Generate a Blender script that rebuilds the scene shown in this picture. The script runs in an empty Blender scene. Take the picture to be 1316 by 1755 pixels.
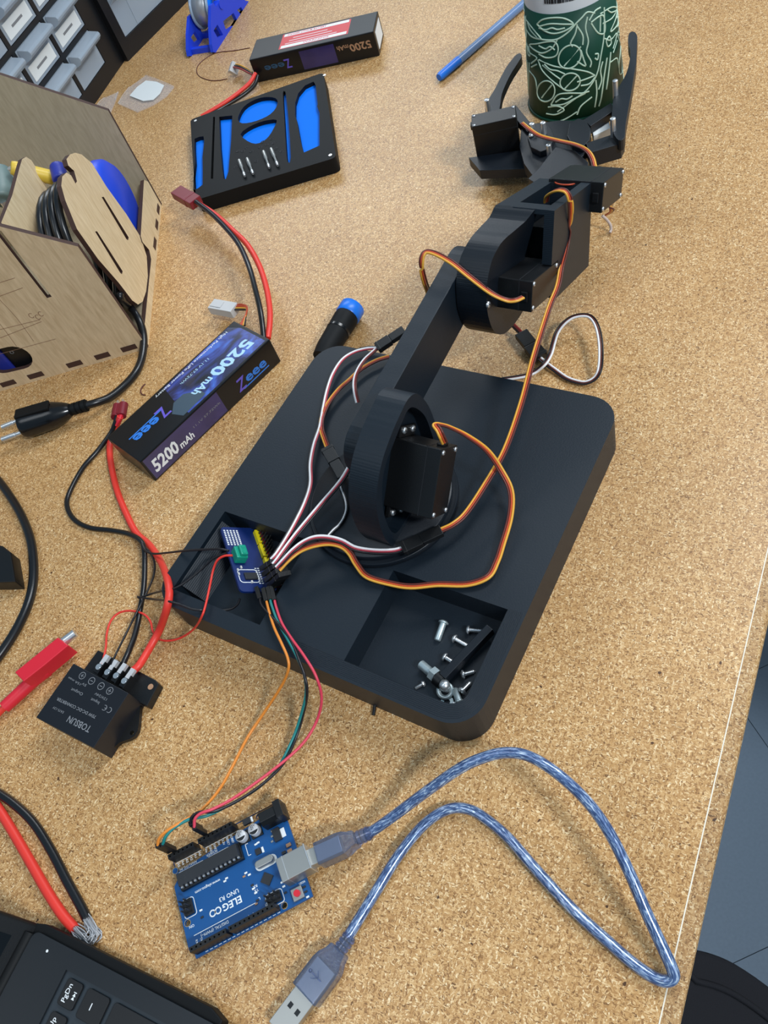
import bpy, bmesh, math, random
from mathutils import Vector, Matrix, geometry
random.seed(7)
C = bpy.context.scene
COL = C.collection
S = 0.001                                   # everything below is authored in millimetres
IW, IH = 1316.0, 1755.0

# ------------------------------------------------------------------ camera
FPX, PITCH, ROLL, CAMH = 1388.27, 0.919665, -0.440170, 427.82
_f = Vector((0, math.cos(PITCH), -math.sin(PITCH))); _r0 = Vector((1, 0, 0)); _u0 = _r0.cross(_f)
_r = _r0*math.cos(ROLL) + _u0*math.sin(ROLL); _u = -_r0*math.sin(ROLL) + _u0*math.cos(ROLL)
CAM = Vector((0, 0, CAMH))
cd = bpy.data.cameras.new('camera'); cam = bpy.data.objects.new('camera', cd); COL.objects.link(cam)
mw = Matrix((( _r.x, _u.x, -_f.x, 0), (_r.y, _u.y, -_f.y, 0), (_r.z, _u.z, -_f.z, CAMH*S), (0, 0, 0, 1)))
cam.matrix_world = mw
cd.sensor_fit = 'VERTICAL'; cd.sensor_height = 36; cd.sensor_width = 27; cd.lens = FPX/IH*36
cd.clip_start = 0.01; cd.clip_end = 50
C.camera = cam

# ------------------------------------------------------------------ light and exposure
C.view_settings.view_transform = 'Standard'; C.view_settings.look = 'None'
C.view_settings.gamma = 1; C.view_settings.use_curve_mapping = False
C.view_settings.exposure = 0.0
w = bpy.data.worlds.new('room'); C.world = w; w.use_nodes = True
w.node_tree.nodes['Background'].inputs[0].default_value = (0.46, 0.74, 1.0, 1)
w.node_tree.nodes['Background'].inputs[1].default_value = 0.33
def ceiling_lamp(loc, sx, sy, watt, rot=(0, 0, 0), col=(0.93, 0.97, 1.0)):
    l = bpy.data.lights.new('ceiling_panel', 'AREA'); l.shape = 'RECTANGLE'; l.size = sx; l.size_y = sy
    l.energy = watt; l.color = col
    o = bpy.data.objects.new('ceiling_panel', l); COL.objects.link(o); o.location = loc; o.rotation_euler = rot
ceiling_lamp((0.95, -1.25, 1.75), 0.45, 0.25, 42, (math.radians(24), math.radians(18), 0))
ceiling_lamp((1.5, 0.9, 1.75), 1.2, 0.5, 29, (math.radians(-4), math.radians(30), 0))
ceiling_lamp((0.6, 3.3, 1.75), 1.6, 0.6, 26, (math.radians(-35), 0, 0))
ceiling_lamp((-0.9, 0.1, 1.75), 1.2, 0.6, 6)

# ------------------------------------------------------------------ geometry helpers
def ray(px, py):
    return _f + _r*((px-IW/2)/FPX) - _u*((py-IH/2)/FPX)
def V(px, py, z=0.0):                        # point of the photograph on the horizontal plane z
    d = ray(px, py); return CAM + d*((z-CAMH)/d.z)
def onplane(px, py, P, n):
    d = ray(px, py); return CAM + d*((P-CAM).dot(n)/d.dot(n))
def frame(o, x, z):                          # 4x4 from origin, x axis, approximate z axis
    x = Vector(x).normalized(); z = Vector(z); y = z.cross(x).normalized(); z = x.cross(y)
    return Matrix(((x.x, y.x, z.x, o[0]), (x.y, y.y, z.y, o[1]), (x.z, y.z, z.z, o[2]), (0, 0, 0, 1)))
def yaw(o, a): return Matrix.Translation(Vector(o)) @ Matrix.Rotation(a, 4, 'Z')
I4 = Matrix.Identity(4)
MW = {}                                      # object name -> world matrix in mm of its root

def smooth_path(pts, k=6):
    pts = [Vector(p) for p in pts]
    if len(pts) < 3: return pts
    out = []
    for i in range(len(pts)-1):
        p0 = pts[i-1] if i else pts[0]*2-pts[1]; p1 = pts[i]; p2 = pts[i+1]
        p3 = pts[i+2] if i+2 < len(pts) else pts[-1]*2-pts[-2]
        for j in range(k):
            t = j/k
            out.append(0.5*((2*p1)+(p2-p0)*t+(2*p0-5*p1+4*p2-p3)*t*t+(3*p1-p0-3*p2+p3)*t**3))
    out.append(pts[-1]); return out
def rrect(x0, y0, x1, y1, r, n=5):
    out = []
    for cx, cy, a in ((x1-r, y1-r, 0), (x0+r, y1-r, 90), (x0+r, y0+r, 180), (x1-r, y0+r, 270)):
        for i in range(n+1):
            t = math.radians(a+90*i/n); out.append((cx+r*math.cos(t), cy+r*math.sin(t)))
    return out
def ngon(cx, cy, r, n=24, a0=0, ry=None):
    return [(cx+r*math.cos(a0+2*math.pi*i/n), cy+(ry or r)*math.sin(a0+2*math.pi*i/n)) for i in range(n)]
def closed_smooth(poly, k=4):
    n = len(poly); P = [Vector((p[0], p[1], 0)) for p in poly]; out = []
    for i in range(n):
        p0, p1, p2, p3 = P[i-1], P[i], P[(i+1) % n], P[(i+2) % n]
        for j in range(k):
            t = j/k
            q = 0.5*((2*p1)+(p2-p0)*t+(2*p0-5*p1+4*p2-p3)*t*t+(3*p1-p0-3*p2+p3)*t**3); out.append((q.x, q.y))
    return out

class MB:
    def __init__(s, T=None): s.v = []; s.f = []; s.mi = []; s.sm = []; s.T = T or I4; s.m = 0; s.at = None
    def add(s, vs, fs, smooth=False, T=None):
        b = len(s.v); M = s.T @ T if T else s.T
        s.v += [M @ Vector(v) for v in vs]
        for f in fs: s.f.append([b+i for i in f]); s.mi.append(s.m); s.sm.append(smooth)
        return s
    def box(s, x0, x1, y0, y1, z0, z1, T=None):
        vs = [(x, y, z) for z in (z0, z1) for y in (y0, y1) for x in (x0, x1)]
        return s.add(vs, [(0, 2, 3, 1), (4, 5, 7, 6), (0, 1, 5, 4), (2, 6, 7, 3), (0, 4, 6, 2), (1, 3, 7, 5)], T=T)
    def prism(s, poly, z0, z1, holes=(), T=None, side_m=None, smooth=False):
        loops = [list(poly)]+[list(h) for h in holes]
        tri = geometry.tessellate_polygon([[Vector((p[0], p[1], 0)) for p in l] for l in loops])
        flat = [p for l in loops for p in l]; n = len(flat)
        vs = [(p[0], p[1], z0) for p in flat]+[(p[0], p[1], z1) for p in flat]
        fs = []
        for t in tri:
            a, b, c = (flat[i] for i in t)
            if (b[0]-a[0])*(c[1]-a[1])-(b[1]-a[1])*(c[0]-a[0]) < 0: t = (t[0], t[2], t[1])
            fs.append((t[0]+n, t[1]+n, t[2]+n)); fs.append((t[2], t[1], t[0]))
        s.add(vs, fs, T=T)
        k = 0; m0 = s.m
        if side_m is not None: s.m = side_m
        for li, l in enumerate(loops):
            ar = sum(l[i-1][0]*l[i][1]-l[i][0]*l[i-1][1] for i in range(len(l)))
            ccw = ar > 0
            if li: ccw = not ccw
            m = len(l); q = []
            for i in range(m):
                a, b = k+i, k+(i+1) % m
                q.append((a, b, b+n, a+n) if ccw else (b, a, a+n, b+n))
            bb = len(s.v)-2*n
            for f in q: s.f.append([bb+i for i in f]); s.mi.append(s.m); s.sm.append(smooth)
            k += m
        s.m = m0
        return s
    def tube(s, pts, r, n=8, k=6, cap=True, T=None, flat=1.0):
        P = smooth_path(pts, k) if k > 1 else [Vector(p) for p in pts]
        N = len(P); R = r if isinstance(r, (list, tuple)) else None
        vs = []; nx = None
        for i, p in enumerate(P):
            t = (P[min(i+1, N-1)]-P[max(i-1, 0)])
            t = t.normalized() if t.length > 1e-9 else Vector((0, 0, 1))
            if nx is None:
                nx = t.cross(Vector((0, 0, 1)));
                if nx.length < 1e-3: nx = t.cross(Vector((1, 0, 0)))
            nx = (nx-t*nx.dot(t)).normalized(); ny = t.cross(nx)
            rr = r
            if R:
                u = i/(N-1)*(len(R)-1); a = int(min(u, len(R)-2)); rr = R[a]+(R[a+1]-R[a])*(u-a)
            for j in range(n):
                a = 2*math.pi*j/n; vs.append(p+nx*(rr*math.cos(a))+ny*(rr*flat*math.sin(a)))
        fs = [(i*n+j, i*n+(j+1) % n, (i+1)*n+(j+1) % n, (i+1)*n+j) for i in range(N-1) for j in range(n)]
        if s.at is not None:
            acc = 0
            for i in range(N):
                if i: acc += (P[i]-P[i-1]).length
                for j in range(n): s.at.append((acc, math.cos(2*math.pi*j/n), math.sin(2*math.pi*j/n)))
        s.add(vs, fs, True, T=T)
        if cap: s.add(vs[:n], [tuple(range(n))[::-1]], T=T); s.add(vs[-n:], [tuple(range(n))], T=T)
        return s
    def cyl(s, p0, p1, r0, r1=None, n=20, T=None, smooth=True):
        p0, p1 = Vector(p0), Vector(p1); r1 = r0 if r1 is None else r1
        t = (p1-p0).normalized(); x = t.orthogonal().normalized(); y = t.cross(x)
        vs = [p0+(x*math.cos(2*math.pi*i/n)+y*math.sin(2*math.pi*i/n))*r0 for i in range(n)]
        vs += [p1+(x*math.cos(2*math.pi*i/n)+y*math.sin(2*math.pi*i/n))*r1 for i in range(n)]
        s.add(vs, [(i, (i+1) % n, n+(i+1) % n, n+i) for i in range(n)], smooth, T=T)
        s.add(vs[:n], [tuple(range(n))[::-1]], T=T); s.add(vs[n:], [tuple(range(n))], T=T)
        return s
    def lathe(s, prof, n=24, T=None, closed=False):      # profile of (r, z)
        N = len(prof)
        vs = [(r*math.cos(2*math.pi*j/n), r*math.sin(2*math.pi*j/n), z) for r, z in prof for j in range(n)]
        fs = [(i*n+j, i*n+(j+1) % n, ((i+1) % N)*n+(j+1) % n, ((i+1) % N)*n+j)
              for i in range(N if closed else N-1) for j in range(n)]
        s.add(vs, fs, True, T=T)
        if not closed:
            if prof[0][0] > 1e-6: s.add(vs[:n], [tuple(range(n))[::-1]], T=T)
            if prof[-1][0] > 1e-6: s.add(vs[-n:], [tuple(range(n))], T=T)
        return s
    def build(s, name, mats, parent=None, bevel=0, seg=2, label=None, kind=None, weld=False):
        R = MW[parent.name] if parent else I4
        Ri = R.inverted() if parent else I4
        me = bpy.data.meshes.new(name)
        me.from_pydata([tuple((Ri @ v)*S) for v in s.v], [], s.f)
        if not isinstance(mats, (list, tuple)): mats = [mats]
        for m in mats: me.materials.append(m)
        for p, mi, sm in zip(me.polygons, s.mi, s.sm): p.material_index = mi; p.use_smooth = sm
        if bevel or weld:
            bm = bmesh.new(); bm.from_mesh(me)
            bmesh.ops.remove_doubles(bm, verts=bm.verts, dist=1e-7)
            if bevel:
                bmesh.ops.dissolve_limit(bm, angle_limit=0.02, verts=bm.verts, edges=bm.edges, delimit={'MATERIAL'})
                ed = [e for e in bm.edges if len(e.link_faces) == 2 and e.calc_face_angle(0) > 0.6]
                if ed: bmesh.ops.bevel(bm, geom=ed, offset=bevel*S, segments=seg, affect='EDGES', profile=0.6, clamp_overlap=True)
            bm.normal_update(); bm.to_mesh(me); bm.free()
        if s.at is not None:
            at = me.attributes.new('along', 'FLOAT_VECTOR', 'POINT')
            for i, q in enumerate(s.at[:len(me.vertices)]): at.data[i].vector = q
        me.update()
        o = bpy.data.objects.new(name, me); COL.objects.link(o)
        if parent: o.parent = parent
        MW[o.name] = R
        if label: o['label'] = label
        if kind: o['kind'] = kind
        return o
def link_mesh(name, me, parent, M):          # another copy of a shared mesh, placed at M (mm)
    o = bpy.data.objects.new(name, me); COL.objects.link(o); o.parent = parent
    R = MW[parent.name]; K = R.inverted() @ M
    K.translation *= S; o.matrix_local = K; MW[o.name] = R
    return o
def thing(name, label, cat, M=I4, group=None):
    o = bpy.data.objects.new(name, None); COL.objects.link(o); o.empty_display_size = 0.01
    K = M.copy(); K.translation = K.translation*S; o.matrix_world = K; MW[o.name] = M.copy()
    o['label'] = label; o['category'] = cat
    if group: o['group'] = group
    return o
def tag(o, label, cat, group=None):
    o['label'] = label; o['category'] = cat
    if group: o['group'] = group
    return o
def text(body, size, M, mat, parent, name='lettering', align='LEFT', bold=0.0, shear=0.0, wx=1.0, depth=0.03):
    cu = bpy.data.curves.new('t', 'FONT'); cu.body = body; cu.size = size*S; cu.align_x = align; cu.align_y = 'CENTER'
    cu.offset = bold*S; cu.shear = shear; cu.extrude = depth*S; cu.resolution_u = 2
    ob = bpy.data.objects.new('t', cu); COL.objects.link(ob)
    dg = bpy.context.evaluated_depsgraph_get(); me0 = ob.evaluated_get(dg).to_mesh()
    b = MB(M); b.add([(v.co.x/S*wx, v.co.y/S, v.co.z/S) for v in me0.vertices], [list(p.vertices) for p in me0.polygons])
    ob.evaluated_get(dg).to_mesh_clear(); bpy.data.objects.remove(ob); bpy.data.curves.remove(cu)
    return b.build(name, mat, parent)

# ------------------------------------------------------------------ materials
def lin(c): return tuple((x/255/12.92 if x/255 <= 0.04045 else ((x/255+0.055)/1.055)**2.4) for x in c)+(1,)
def pm(name, rgb, rough=0.5, metal=0.0, spec=0.5, bump=0, bscale=800, coat=0, vary=0, trans=0, alpha=1, emit=None):
    m = bpy.data.materials.new(name); m.use_nodes = True; nt = m.node_tree; b = nt.nodes['Principled BSDF']
    c = lin(rgb); b.inputs['Base Color'].default_value = c; b.inputs['Roughness'].default_value = rough
    b.inputs['Metallic'].default_value = metal; b.inputs['Specular IOR Level'].default_value = spec
    b.inputs['Coat Weight'].default_value = coat; b.inputs['Coat Roughness'].default_value = 0.1
    b.inputs['Transmission Weight'].default_value = trans; b.inputs['Alpha'].default_value = alpha
    if bump or vary:
        tc = nt.nodes.new('ShaderNodeTexCoord'); nz = nt.nodes.new('ShaderNodeTexNoise'); nz.inputs['Scale'].default_value = bscale
        nz.inputs['Detail'].default_value = 4; nt.links.new(tc.outputs['Object'], nz.inputs['Vector'])
        if bump:
            bp = nt.nodes.new('ShaderNodeBump'); bp.inputs['Strength'].default_value = bump; bp.inputs['Distance'].default_value = 0.0004
            nt.links.new(nz.outputs['Fac'], bp.inputs['Height']); nt.links.new(bp.outputs['Normal'], b.inputs['Normal'])
        if vary:
            mr = nt.nodes.new('ShaderNodeMix'); mr.data_type = 'RGBA'
            mr.inputs[6].default_value = tuple(x*(1-vary) for x in c[:3])+(1,); mr.inputs[7].default_value = tuple(min(1, x*(1+vary)) for x in c[:3])+(1,)
            nt.links.new(nz.outputs['Fac'], mr.inputs[0]); nt.links.new(mr.outputs[2], b.inputs['Base Color'])
    return m
def ramp(nt, stops, interp='LINEAR'):
    r = nt.nodes.new('ShaderNodeValToRGB'); r.color_ramp.interpolation = interp
    while len(r.color_ramp.elements) < len(stops): r.color_ramp.elements.new(0.5)
    for e, (p, c) in zip(r.color_ramp.elements, stops): e.position = p; e.color = lin(c)
    return r
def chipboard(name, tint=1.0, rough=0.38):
    m = bpy.data.materials.new(name); m.use_nodes = True; nt = m.node_tree; N = nt.nodes; L = nt.links; b = N['Principled BSDF']
    tc = N.new('ShaderNodeTexCoord')
    nz = N.new('ShaderNodeTexNoise'); nz.inputs['Scale'].default_value = 260; nz.inputs['Detail'].default_value = 2
    L.new(tc.outputs['Object'], nz.inputs['Vector'])
    mul = N.new('ShaderNodeVectorMath'); mul.operation = 'SCALE'; mul.inputs['Scale'].default_value = 0.0032
    L.new(nz.outputs['Color'], mul.inputs[0])
    ad = N.new('ShaderNodeVectorMath'); L.new(tc.outputs['Object'], ad.inputs[0]); L.new(mul.outputs[0], ad.inputs[1])
    col = []
    for k, (sx, sy, ro, sc) in enumerate(((1, .36, .6, 1800), (.34, 1, -.5, 1600), (1, .4, 2.2, 1900))):
        mp = N.new('ShaderNodeMapping'); mp.inputs['Rotation'].default_value = (0, 0, ro); mp.inputs['Scale'].default_value = (sx, sy, 1)
        L.new(ad.outputs[0], mp.inputs['Vector'])
        vo = N.new('ShaderNodeTexVoronoi'); vo.inputs['Scale'].default_value = sc; vo.inputs['Randomness'].default_value = 1
        L.new(mp.outputs[0], vo.inputs['Vector'])
        se = N.new('ShaderNodeSeparateColor'); L.new(vo.outputs['Color'], se.inputs[0]); col.append(se)
    r1 = ramp(nt, [(0, (116, 82, 48)), (.14, (164, 121, 76)), (.4, (191, 147, 95)), (.65, (206, 163, 110)), (.87, (224, 186, 134)), (1, (246, 220, 176))])
    r2 = ramp(nt, [(0, (130, 92, 54)), (.16, (172, 128, 80)), (.45, (196, 152, 99)), (.7, (210, 168, 115)), (.9, (228, 192, 142)), (1, (250, 226, 184))])
    L.new(col[0].outputs[0], r1.inputs[0]); L.new(col[1].outputs[0], r2.inputs[0])
    mx = N.new('ShaderNodeMix'); mx.data_type = 'RGBA'
    st = N.new('ShaderNodeMath'); st.operation = 'GREATER_THAN'; st.inputs[1].default_value = 0.5; L.new(col[2].outputs[1], st.inputs[0])
    L.new(st.outputs[0], mx.inputs[0]); L.new(r1.outputs[0], mx.inputs[6]); L.new(r2.outputs[0], mx.inputs[7])
    # sparse dark specks
    vs = N.new('ShaderNodeTexVoronoi'); vs.inputs['Scale'].default_value = 75; L.new(ad.outputs[0], vs.inputs['Vector'])
    lt = N.new('ShaderNodeMath'); lt.operation = 'LESS_THAN'; lt.inputs[1].default_value = 0.06; L.new(vs.outputs['Distance'], lt.inputs[0])
    se = N.new('ShaderNodeSeparateColor'); L.new(vs.outputs['Color'], se.inputs[0])
    g = N.new('ShaderNodeMath'); g.operation = 'GREATER_THAN'; g.inputs[1].default_value = 0.72; L.new(se.outputs[0], g.inputs[0])
    mm = N.new('ShaderNodeMath'); mm.operation = 'MULTIPLY'; L.new(lt.outputs[0], mm.inputs[0]); L.new(g.outputs[0], mm.inputs[1])
    mx2 = N.new('ShaderNodeMix'); mx2.data_type = 'RGBA'; L.new(mm.outputs[0], mx2.inputs[0]); L.new(mx.outputs[2], mx2.inputs[6]); mx2.inputs[7].default_value = lin((84, 56, 34))
    # slow tone drift of the board
    n2 = N.new('ShaderNodeTexNoise'); n2.inputs['Scale'].default_value = 9; n2.inputs['Detail'].default_value = 3; L.new(tc.outputs['Object'], n2.inputs['Vector'])
    rr = ramp(nt, [(.3, (236, 232, 226)), (.7, (255, 255, 255))]); L.new(n2.outputs['Fac'], rr.inputs[0])
    mu = N.new('ShaderNodeMix'); mu.data_type = 'RGBA'; mu.blend_type = 'MULTIPLY'; mu.inputs[0].default_value = 1
    L.new(mx2.outputs[2], mu.inputs[6]); L.new(rr.outputs[0], mu.inputs[7])
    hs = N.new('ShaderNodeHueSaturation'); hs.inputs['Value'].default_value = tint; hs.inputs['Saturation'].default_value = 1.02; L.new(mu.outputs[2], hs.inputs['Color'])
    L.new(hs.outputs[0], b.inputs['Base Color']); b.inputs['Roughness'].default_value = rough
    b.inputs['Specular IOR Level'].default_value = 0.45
    return m
def plywood(name, a, bcol, ang=0.0):
    m = bpy.data.materials.new(name); m.use_nodes = True; nt = m.node_tree; N = nt.nodes; L = nt.links; b = N['Principled BSDF']
    tc = N.new('ShaderNodeTexCoord'); mp = N.new('ShaderNodeMapping'); mp.inputs['Scale'].default_value = (60, 60, 9); mp.inputs['Rotation'].default_value = (0, ang, 0)
    L.new(tc.outputs['Object'], mp.inputs['Vector'])
    nz = N.new('ShaderNodeTexNoise'); nz.inputs['Scale'].default_value = 6; nz.inputs['Detail'].default_value = 6; nz.inputs['Distortion'].default_value = .6
    L.new(mp.outputs[0], nz.inputs['Vector'])
    r = ramp(nt, [(.25, a), (.75, bcol)]); L.new(nz.outputs['Fac'], r.inputs[0]); L.new(r.outputs[0], b.inputs['Base Color'])
    b.inputs['Roughness'].default_value = 0.6
    return m
def printed(name, rgb, rough=0.5, scale=1900):    # 3D printed plastic with fine layer lines
    m = bpy.data.materials.new(name); m.use_nodes = True; nt = m.node_tree; N = nt.nodes; L = nt.links; b = N['Principled BSDF']
    b.inputs['Base Color'].default_value = lin(rgb); b.inputs['Roughness'].default_value = rough
    tc = N.new('ShaderNodeTexCoord'); wv = N.new('ShaderNodeTexWave'); wv.bands_direction = 'Z'; wv.inputs['Scale'].default_value = scale/6.28
    wv.inputs['Distortion'].default_value = .4; L.new(tc.outputs['Object'], wv.inputs['Vector'])
    nz = N.new('ShaderNodeTexNoise'); nz.inputs['Scale'].default_value = 900; L.new(tc.outputs['Object'], nz.inputs['Vector'])
    ad = N.new('ShaderNodeMath'); L.new(wv.outputs['Fac'], ad.inputs[0]); L.new(nz.outputs['Fac'], ad.inputs[1])
    bp = N.new('ShaderNodeBump'); bp.inputs['Strength'].default_value = .18; bp.inputs['Distance'].default_value = .0003
    L.new(ad.outputs[0], bp.inputs['Height']); L.new(bp.outputs['Normal'], b.inputs['Normal'])
    return m

M = {}
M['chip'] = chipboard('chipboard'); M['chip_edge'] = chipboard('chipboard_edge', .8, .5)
M['seam'] = pm('edge_seam', (235, 225, 205), .5)
M['pla'] = printed('printed_black_plastic', (8, 22, 33), .5)
M['pla2'] = printed('printed_black_plastic_fine', (9, 17, 26), .45)
M['abs'] = pm('servo_case_plastic', (11, 12, 14), .42, bump=.12, bscale=1500)
M['abs_gloss'] = pm('glossy_black_plastic', (16, 16, 18), .22)
M['rubber'] = pm('black_rubber', (13, 15, 17), .6, spec=.22)
M['cable_black'] = pm('black_cable_jacket', (20, 21, 24), .3)
M['steel'] = pm('steel', (222, 224, 226), .3, metal=.85)
M['zinc'] = pm('zinc_plated_steel', (204, 218, 220), .38, metal=.75)
M['can'] = pm('capacitor_can', (206, 206, 208), .5, metal=.3)
M['dull_metal'] = pm('tinned_shell', (176, 176, 172), .38, metal=.85)
M['red'] = pm('red_silicone_wire', (228, 58, 46), .42)
M['red_plug'] = pm('dark_red_nylon', (122, 26, 40), .4)
M['red_clip'] = pm('red_plastic', (214, 34, 52), .42)
M['w_white'] = pm('white_wire', (240, 238, 238), .4); M['w_red'] = pm('red_wire', (150, 48, 46), .4)
M['w_crimson'] = pm('crimson_wire', (180, 62, 76), .4); M['w_black'] = pm('black_wire', (24, 22, 26), .35)
M['w_yellow'] = pm('yellow_wire', (226, 164, 58), .4); M['w_orange'] = pm('red_orange_wire', (190, 72, 38), .4); M['w_brown'] = pm('brown_wire', (92, 40, 34), .4)
M['j_orange'] = pm('orange_wire', (226, 136, 48), .4); M['j_teal'] = pm('teal_wire', (24, 124, 122), .4); M['j_pink'] = pm('pink_red_wire', (214, 62, 84), .4)
M['pcb'] = pm('blue_circuit_board', (0, 78, 140), .42, vary=.12, bscale=60); M['pcb_dark'] = pm('dark_blue_circuit_board', (8, 36, 96), .45, vary=.1, bscale=60)
M['silk'] = pm('white_print', (232, 236, 238), .5); M['silk_grey'] = pm('grey_print', (128, 130, 134), .5)
M['gold'] = pm('gold_pad', (214, 184, 132), .3, metal=.8)
M['chipblack'] = pm('chip_epoxy', (38, 40, 44), .45)
M['tan'] = pm('ceramic_tan', (170, 130, 100), .5)
M['usb_blue'] = pm('translucent_blue_moulding', (176, 190, 228), .15, trans=.9, coat=.4)
M['green'] = pm('green_terminal_plastic', (16, 148, 122), .35); M['yellow'] = pm('yellow_header', (236, 214, 26), .45)
M['blue_print'] = printed('printed_blue_plastic', (28, 66, 214), .45)
M['insert_blue'] = pm('bright_blue_foam', (0, 116, 236), .7, spec=.15); M['tip_blue'] = pm('bright_blue_plastic', (24, 116, 224), .35)
M['ply'] = plywood('birch_plywood', (206, 180, 138), (232, 210, 172)); M['ply_front'] = plywood('birch_plywood_front', (192, 164, 126), (222, 196, 158)); M['ply_grey'] = plywood('hardboard_back', (164, 150, 124), (186, 172, 146))
M['burnt'] = pm('laser_burnt_edge', (66, 42, 34), .7)
M['engrave'] = pm('laser_engraving', (128, 92, 66), .7)
M['clear_plastic'] = pm('clear_drawer_plastic', (196, 210, 224), .22, trans=.4, alpha=.82)
M['frame_black'] = pm('organiser_frame', (20, 22, 26), .4)
M['paper'] = pm('white_paper', (226, 230, 230), .7)
M['bag'] = pm('clear_plastic_bag', (235, 236, 240), .2, alpha=.2)
M['cup_green'] = pm('cup_green_print', (12, 64, 48), .5, spec=.3); M['cup_line'] = pm('cup_line_print', (196, 220, 198), .5); M['cup_white'] = pm('cup_white_board', (214, 218, 222), .5)
M['ink'] = pm('black_ink', (24, 26, 30), .6)
M['pen_blue'] = pm('blue_pen_plastic', (140, 176, 222), .3, trans=.5)
M['laptop'] = pm('laptop_deck', (10, 18, 25), .4, bump=.05, bscale=2500); M['laptop_tray'] = pm('laptop_keyboard_tray', (34, 44, 52), .4)
M['key'] = pm('laptop_key', (11, 12, 15), .42); M['screen'] = pm('laptop_glass', (8, 9, 11), .06)
M['cloth'] = pm('black_upholstery', (20, 21, 28), .9, bump=.5, bscale=1800)
M['floor_tile'] = pm('grey_blue_floor', (112, 130, 148), .6, bump=.3, bscale=260, vary=.12)
M['blue_roll'] = pm('blue_tape', (30, 72, 214), .4); M['tool_yellow'] = pm('yellow_tool_plastic', (224, 190, 70), .4); M['tool_navy'] = pm('navy_tool_plastic', (44, 54, 150), .4); M['tool_grey'] = pm('grey_green_tool_plastic', (108, 128, 126), .45)
M['solder'] = pm('solder_wire', (178, 180, 184), .35, metal=.5); M['spool_clear'] = pm('spool_flange', (186, 208, 232), .2, trans=.4)
M['label_red'] = pm('red_label', (206, 38, 46), .4); M['bat_black'] = pm('battery_sleeve', (13, 15, 19), .36, coat=.15, spec=.35)
M['nylon'] = pm('white_nylon', (214, 214, 214), .4, trans=.2); M['pale_wire'] = pm('pale_pink_wire', (196, 176, 164), .5)
M['blue_line'] = pm('bright_blue_print', (46, 122, 214), .4); M['violet'] = pm('violet_print', (104, 88, 196), .4); M['pale_blue'] = pm('pale_blue_print', (176, 214, 232), .4)
def art(name):                              # the printed sleeve of the batteries: soft blue and violet streaks on black
    m = bpy.data.materials.new(name); m.use_nodes = True; nt = m.node_tree; N = nt.nodes; L = nt.links; b = N['Principled BSDF']
    tc = N.new('ShaderNodeTexCoord'); mp = N.new('ShaderNodeMapping'); mp.inputs['Scale'].default_value = (22, 60, 30); mp.inputs['Rotation'].default_value = (.3, .2, .5)
    L.new(tc.outputs['Object'], mp.inputs['Vector'])
    nz = N.new('ShaderNodeTexNoise'); nz.inputs['Scale'].default_value = 1; nz.inputs['Detail'].default_value = 3; nz.inputs['Distortion'].default_value = 1.6
    L.new(mp.outputs[0], nz.inputs['Vector'])
    r = ramp(nt, [(.3, (26, 28, 36)), (.45, (40, 44, 82)), (.56, (62, 78, 158)), (.66, (70, 110, 200)), (.76, (92, 82, 168))]); L.new(nz.outputs['Fac'], r.inputs[0])
    L.new(r.outputs[0], b.inputs['Base Color']); b.inputs['Roughness'].default_value = .25; b.inputs['Coat Weight'].default_value = .4
    return m
M['bat_art'] = art('battery_print'); M['bat_art2'] = pm('battery_side_print', (48, 42, 92), .28, vary=.75, bscale=34, coat=.3)
def braid(name):                            # foil braid seen through the blue jacket
    m = bpy.data.materials.new(name); m.use_nodes = True; nt = m.node_tree; N = nt.nodes; L = nt.links; b = N['Principled BSDF']
    tc = N.new('ShaderNodeAttribute'); tc.attribute_name = 'along'; mp = N.new('ShaderNodeMapping'); mp.inputs['Scale'].default_value = (.16, 2.4, 2.4)
    L.new(tc.outputs['Vector'], mp.inputs['Vector'])
    nz = N.new('ShaderNodeTexNoise'); nz.inputs['Scale'].default_value = 1.6; nz.inputs['Detail'].default_value = 2; nz.inputs['Distortion'].default_value = .7
    L.new(mp.outputs[0], nz.inputs['Vector'])
    r = ramp(nt, [(.36, (58, 76, 116)), (.5, (90, 114, 158)), (.58, (130, 154, 190)), (.7, (210, 224, 238))]); L.new(nz.outputs['Fac'], r.inputs[0])
    L.new(r.outputs[0], b.inputs['Base Color']); b.inputs['Roughness'].default_value = .22; b.inputs['Metallic'].default_value = .25; b.inputs['Coat Weight'].default_value = .7
    return m
M['braid'] = braid('braided_blue_cable')

# ------------------------------------------------------------------ the setting
b = MB(); b.box(-1600, 1800, -900, 2200, -756, -751); fl = b.build('floor', pm('floor_grout', (60, 72, 84), .8), kind='structure')
for i in range(-1, 3):
    for j in range(-1, 3):
        b = MB(); b.box(i*300+34, i*300+333, j*300+58, j*300+357, -751, -750); b.build('tile', M['floor_tile'], fl)

# worktable: laminate chipboard top with a separate edge strip
e0, e1 = V(1297.6, 1020), V(1129.3, 1755); ed = (e0-e1).normalized(); eo = Vector((ed.y, -ed.x, 0))
TT = frame(e1, ed, (0, 0, 1))               # x along the edge, y inward (left)
tab = thing('work_table', 'large tan chipboard worktable that everything stands on', 'table', TT @ Matrix.Translation((0, 0, -28)))
b = MB(TT); b.box(-900, 1500, 0.25, 1700, -28, 0); b.build('tabletop', M['chip'], tab)
b = MB(TT); b.box(-900, 1500, -0.35, 0.25, -27.9, 0.12); b.build('seam', M['seam'], tab)
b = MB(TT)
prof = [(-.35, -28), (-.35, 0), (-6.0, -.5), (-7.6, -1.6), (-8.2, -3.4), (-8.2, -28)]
b.prism(prof, -900, 1500, T=Matrix(((0, 0, 1, 0), (1, 0, 0, 0), (0, 1, 0, 0), (0, 0, 0, 1)))); b.build('edge_strip', M['chip_edge'], tab)
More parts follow.
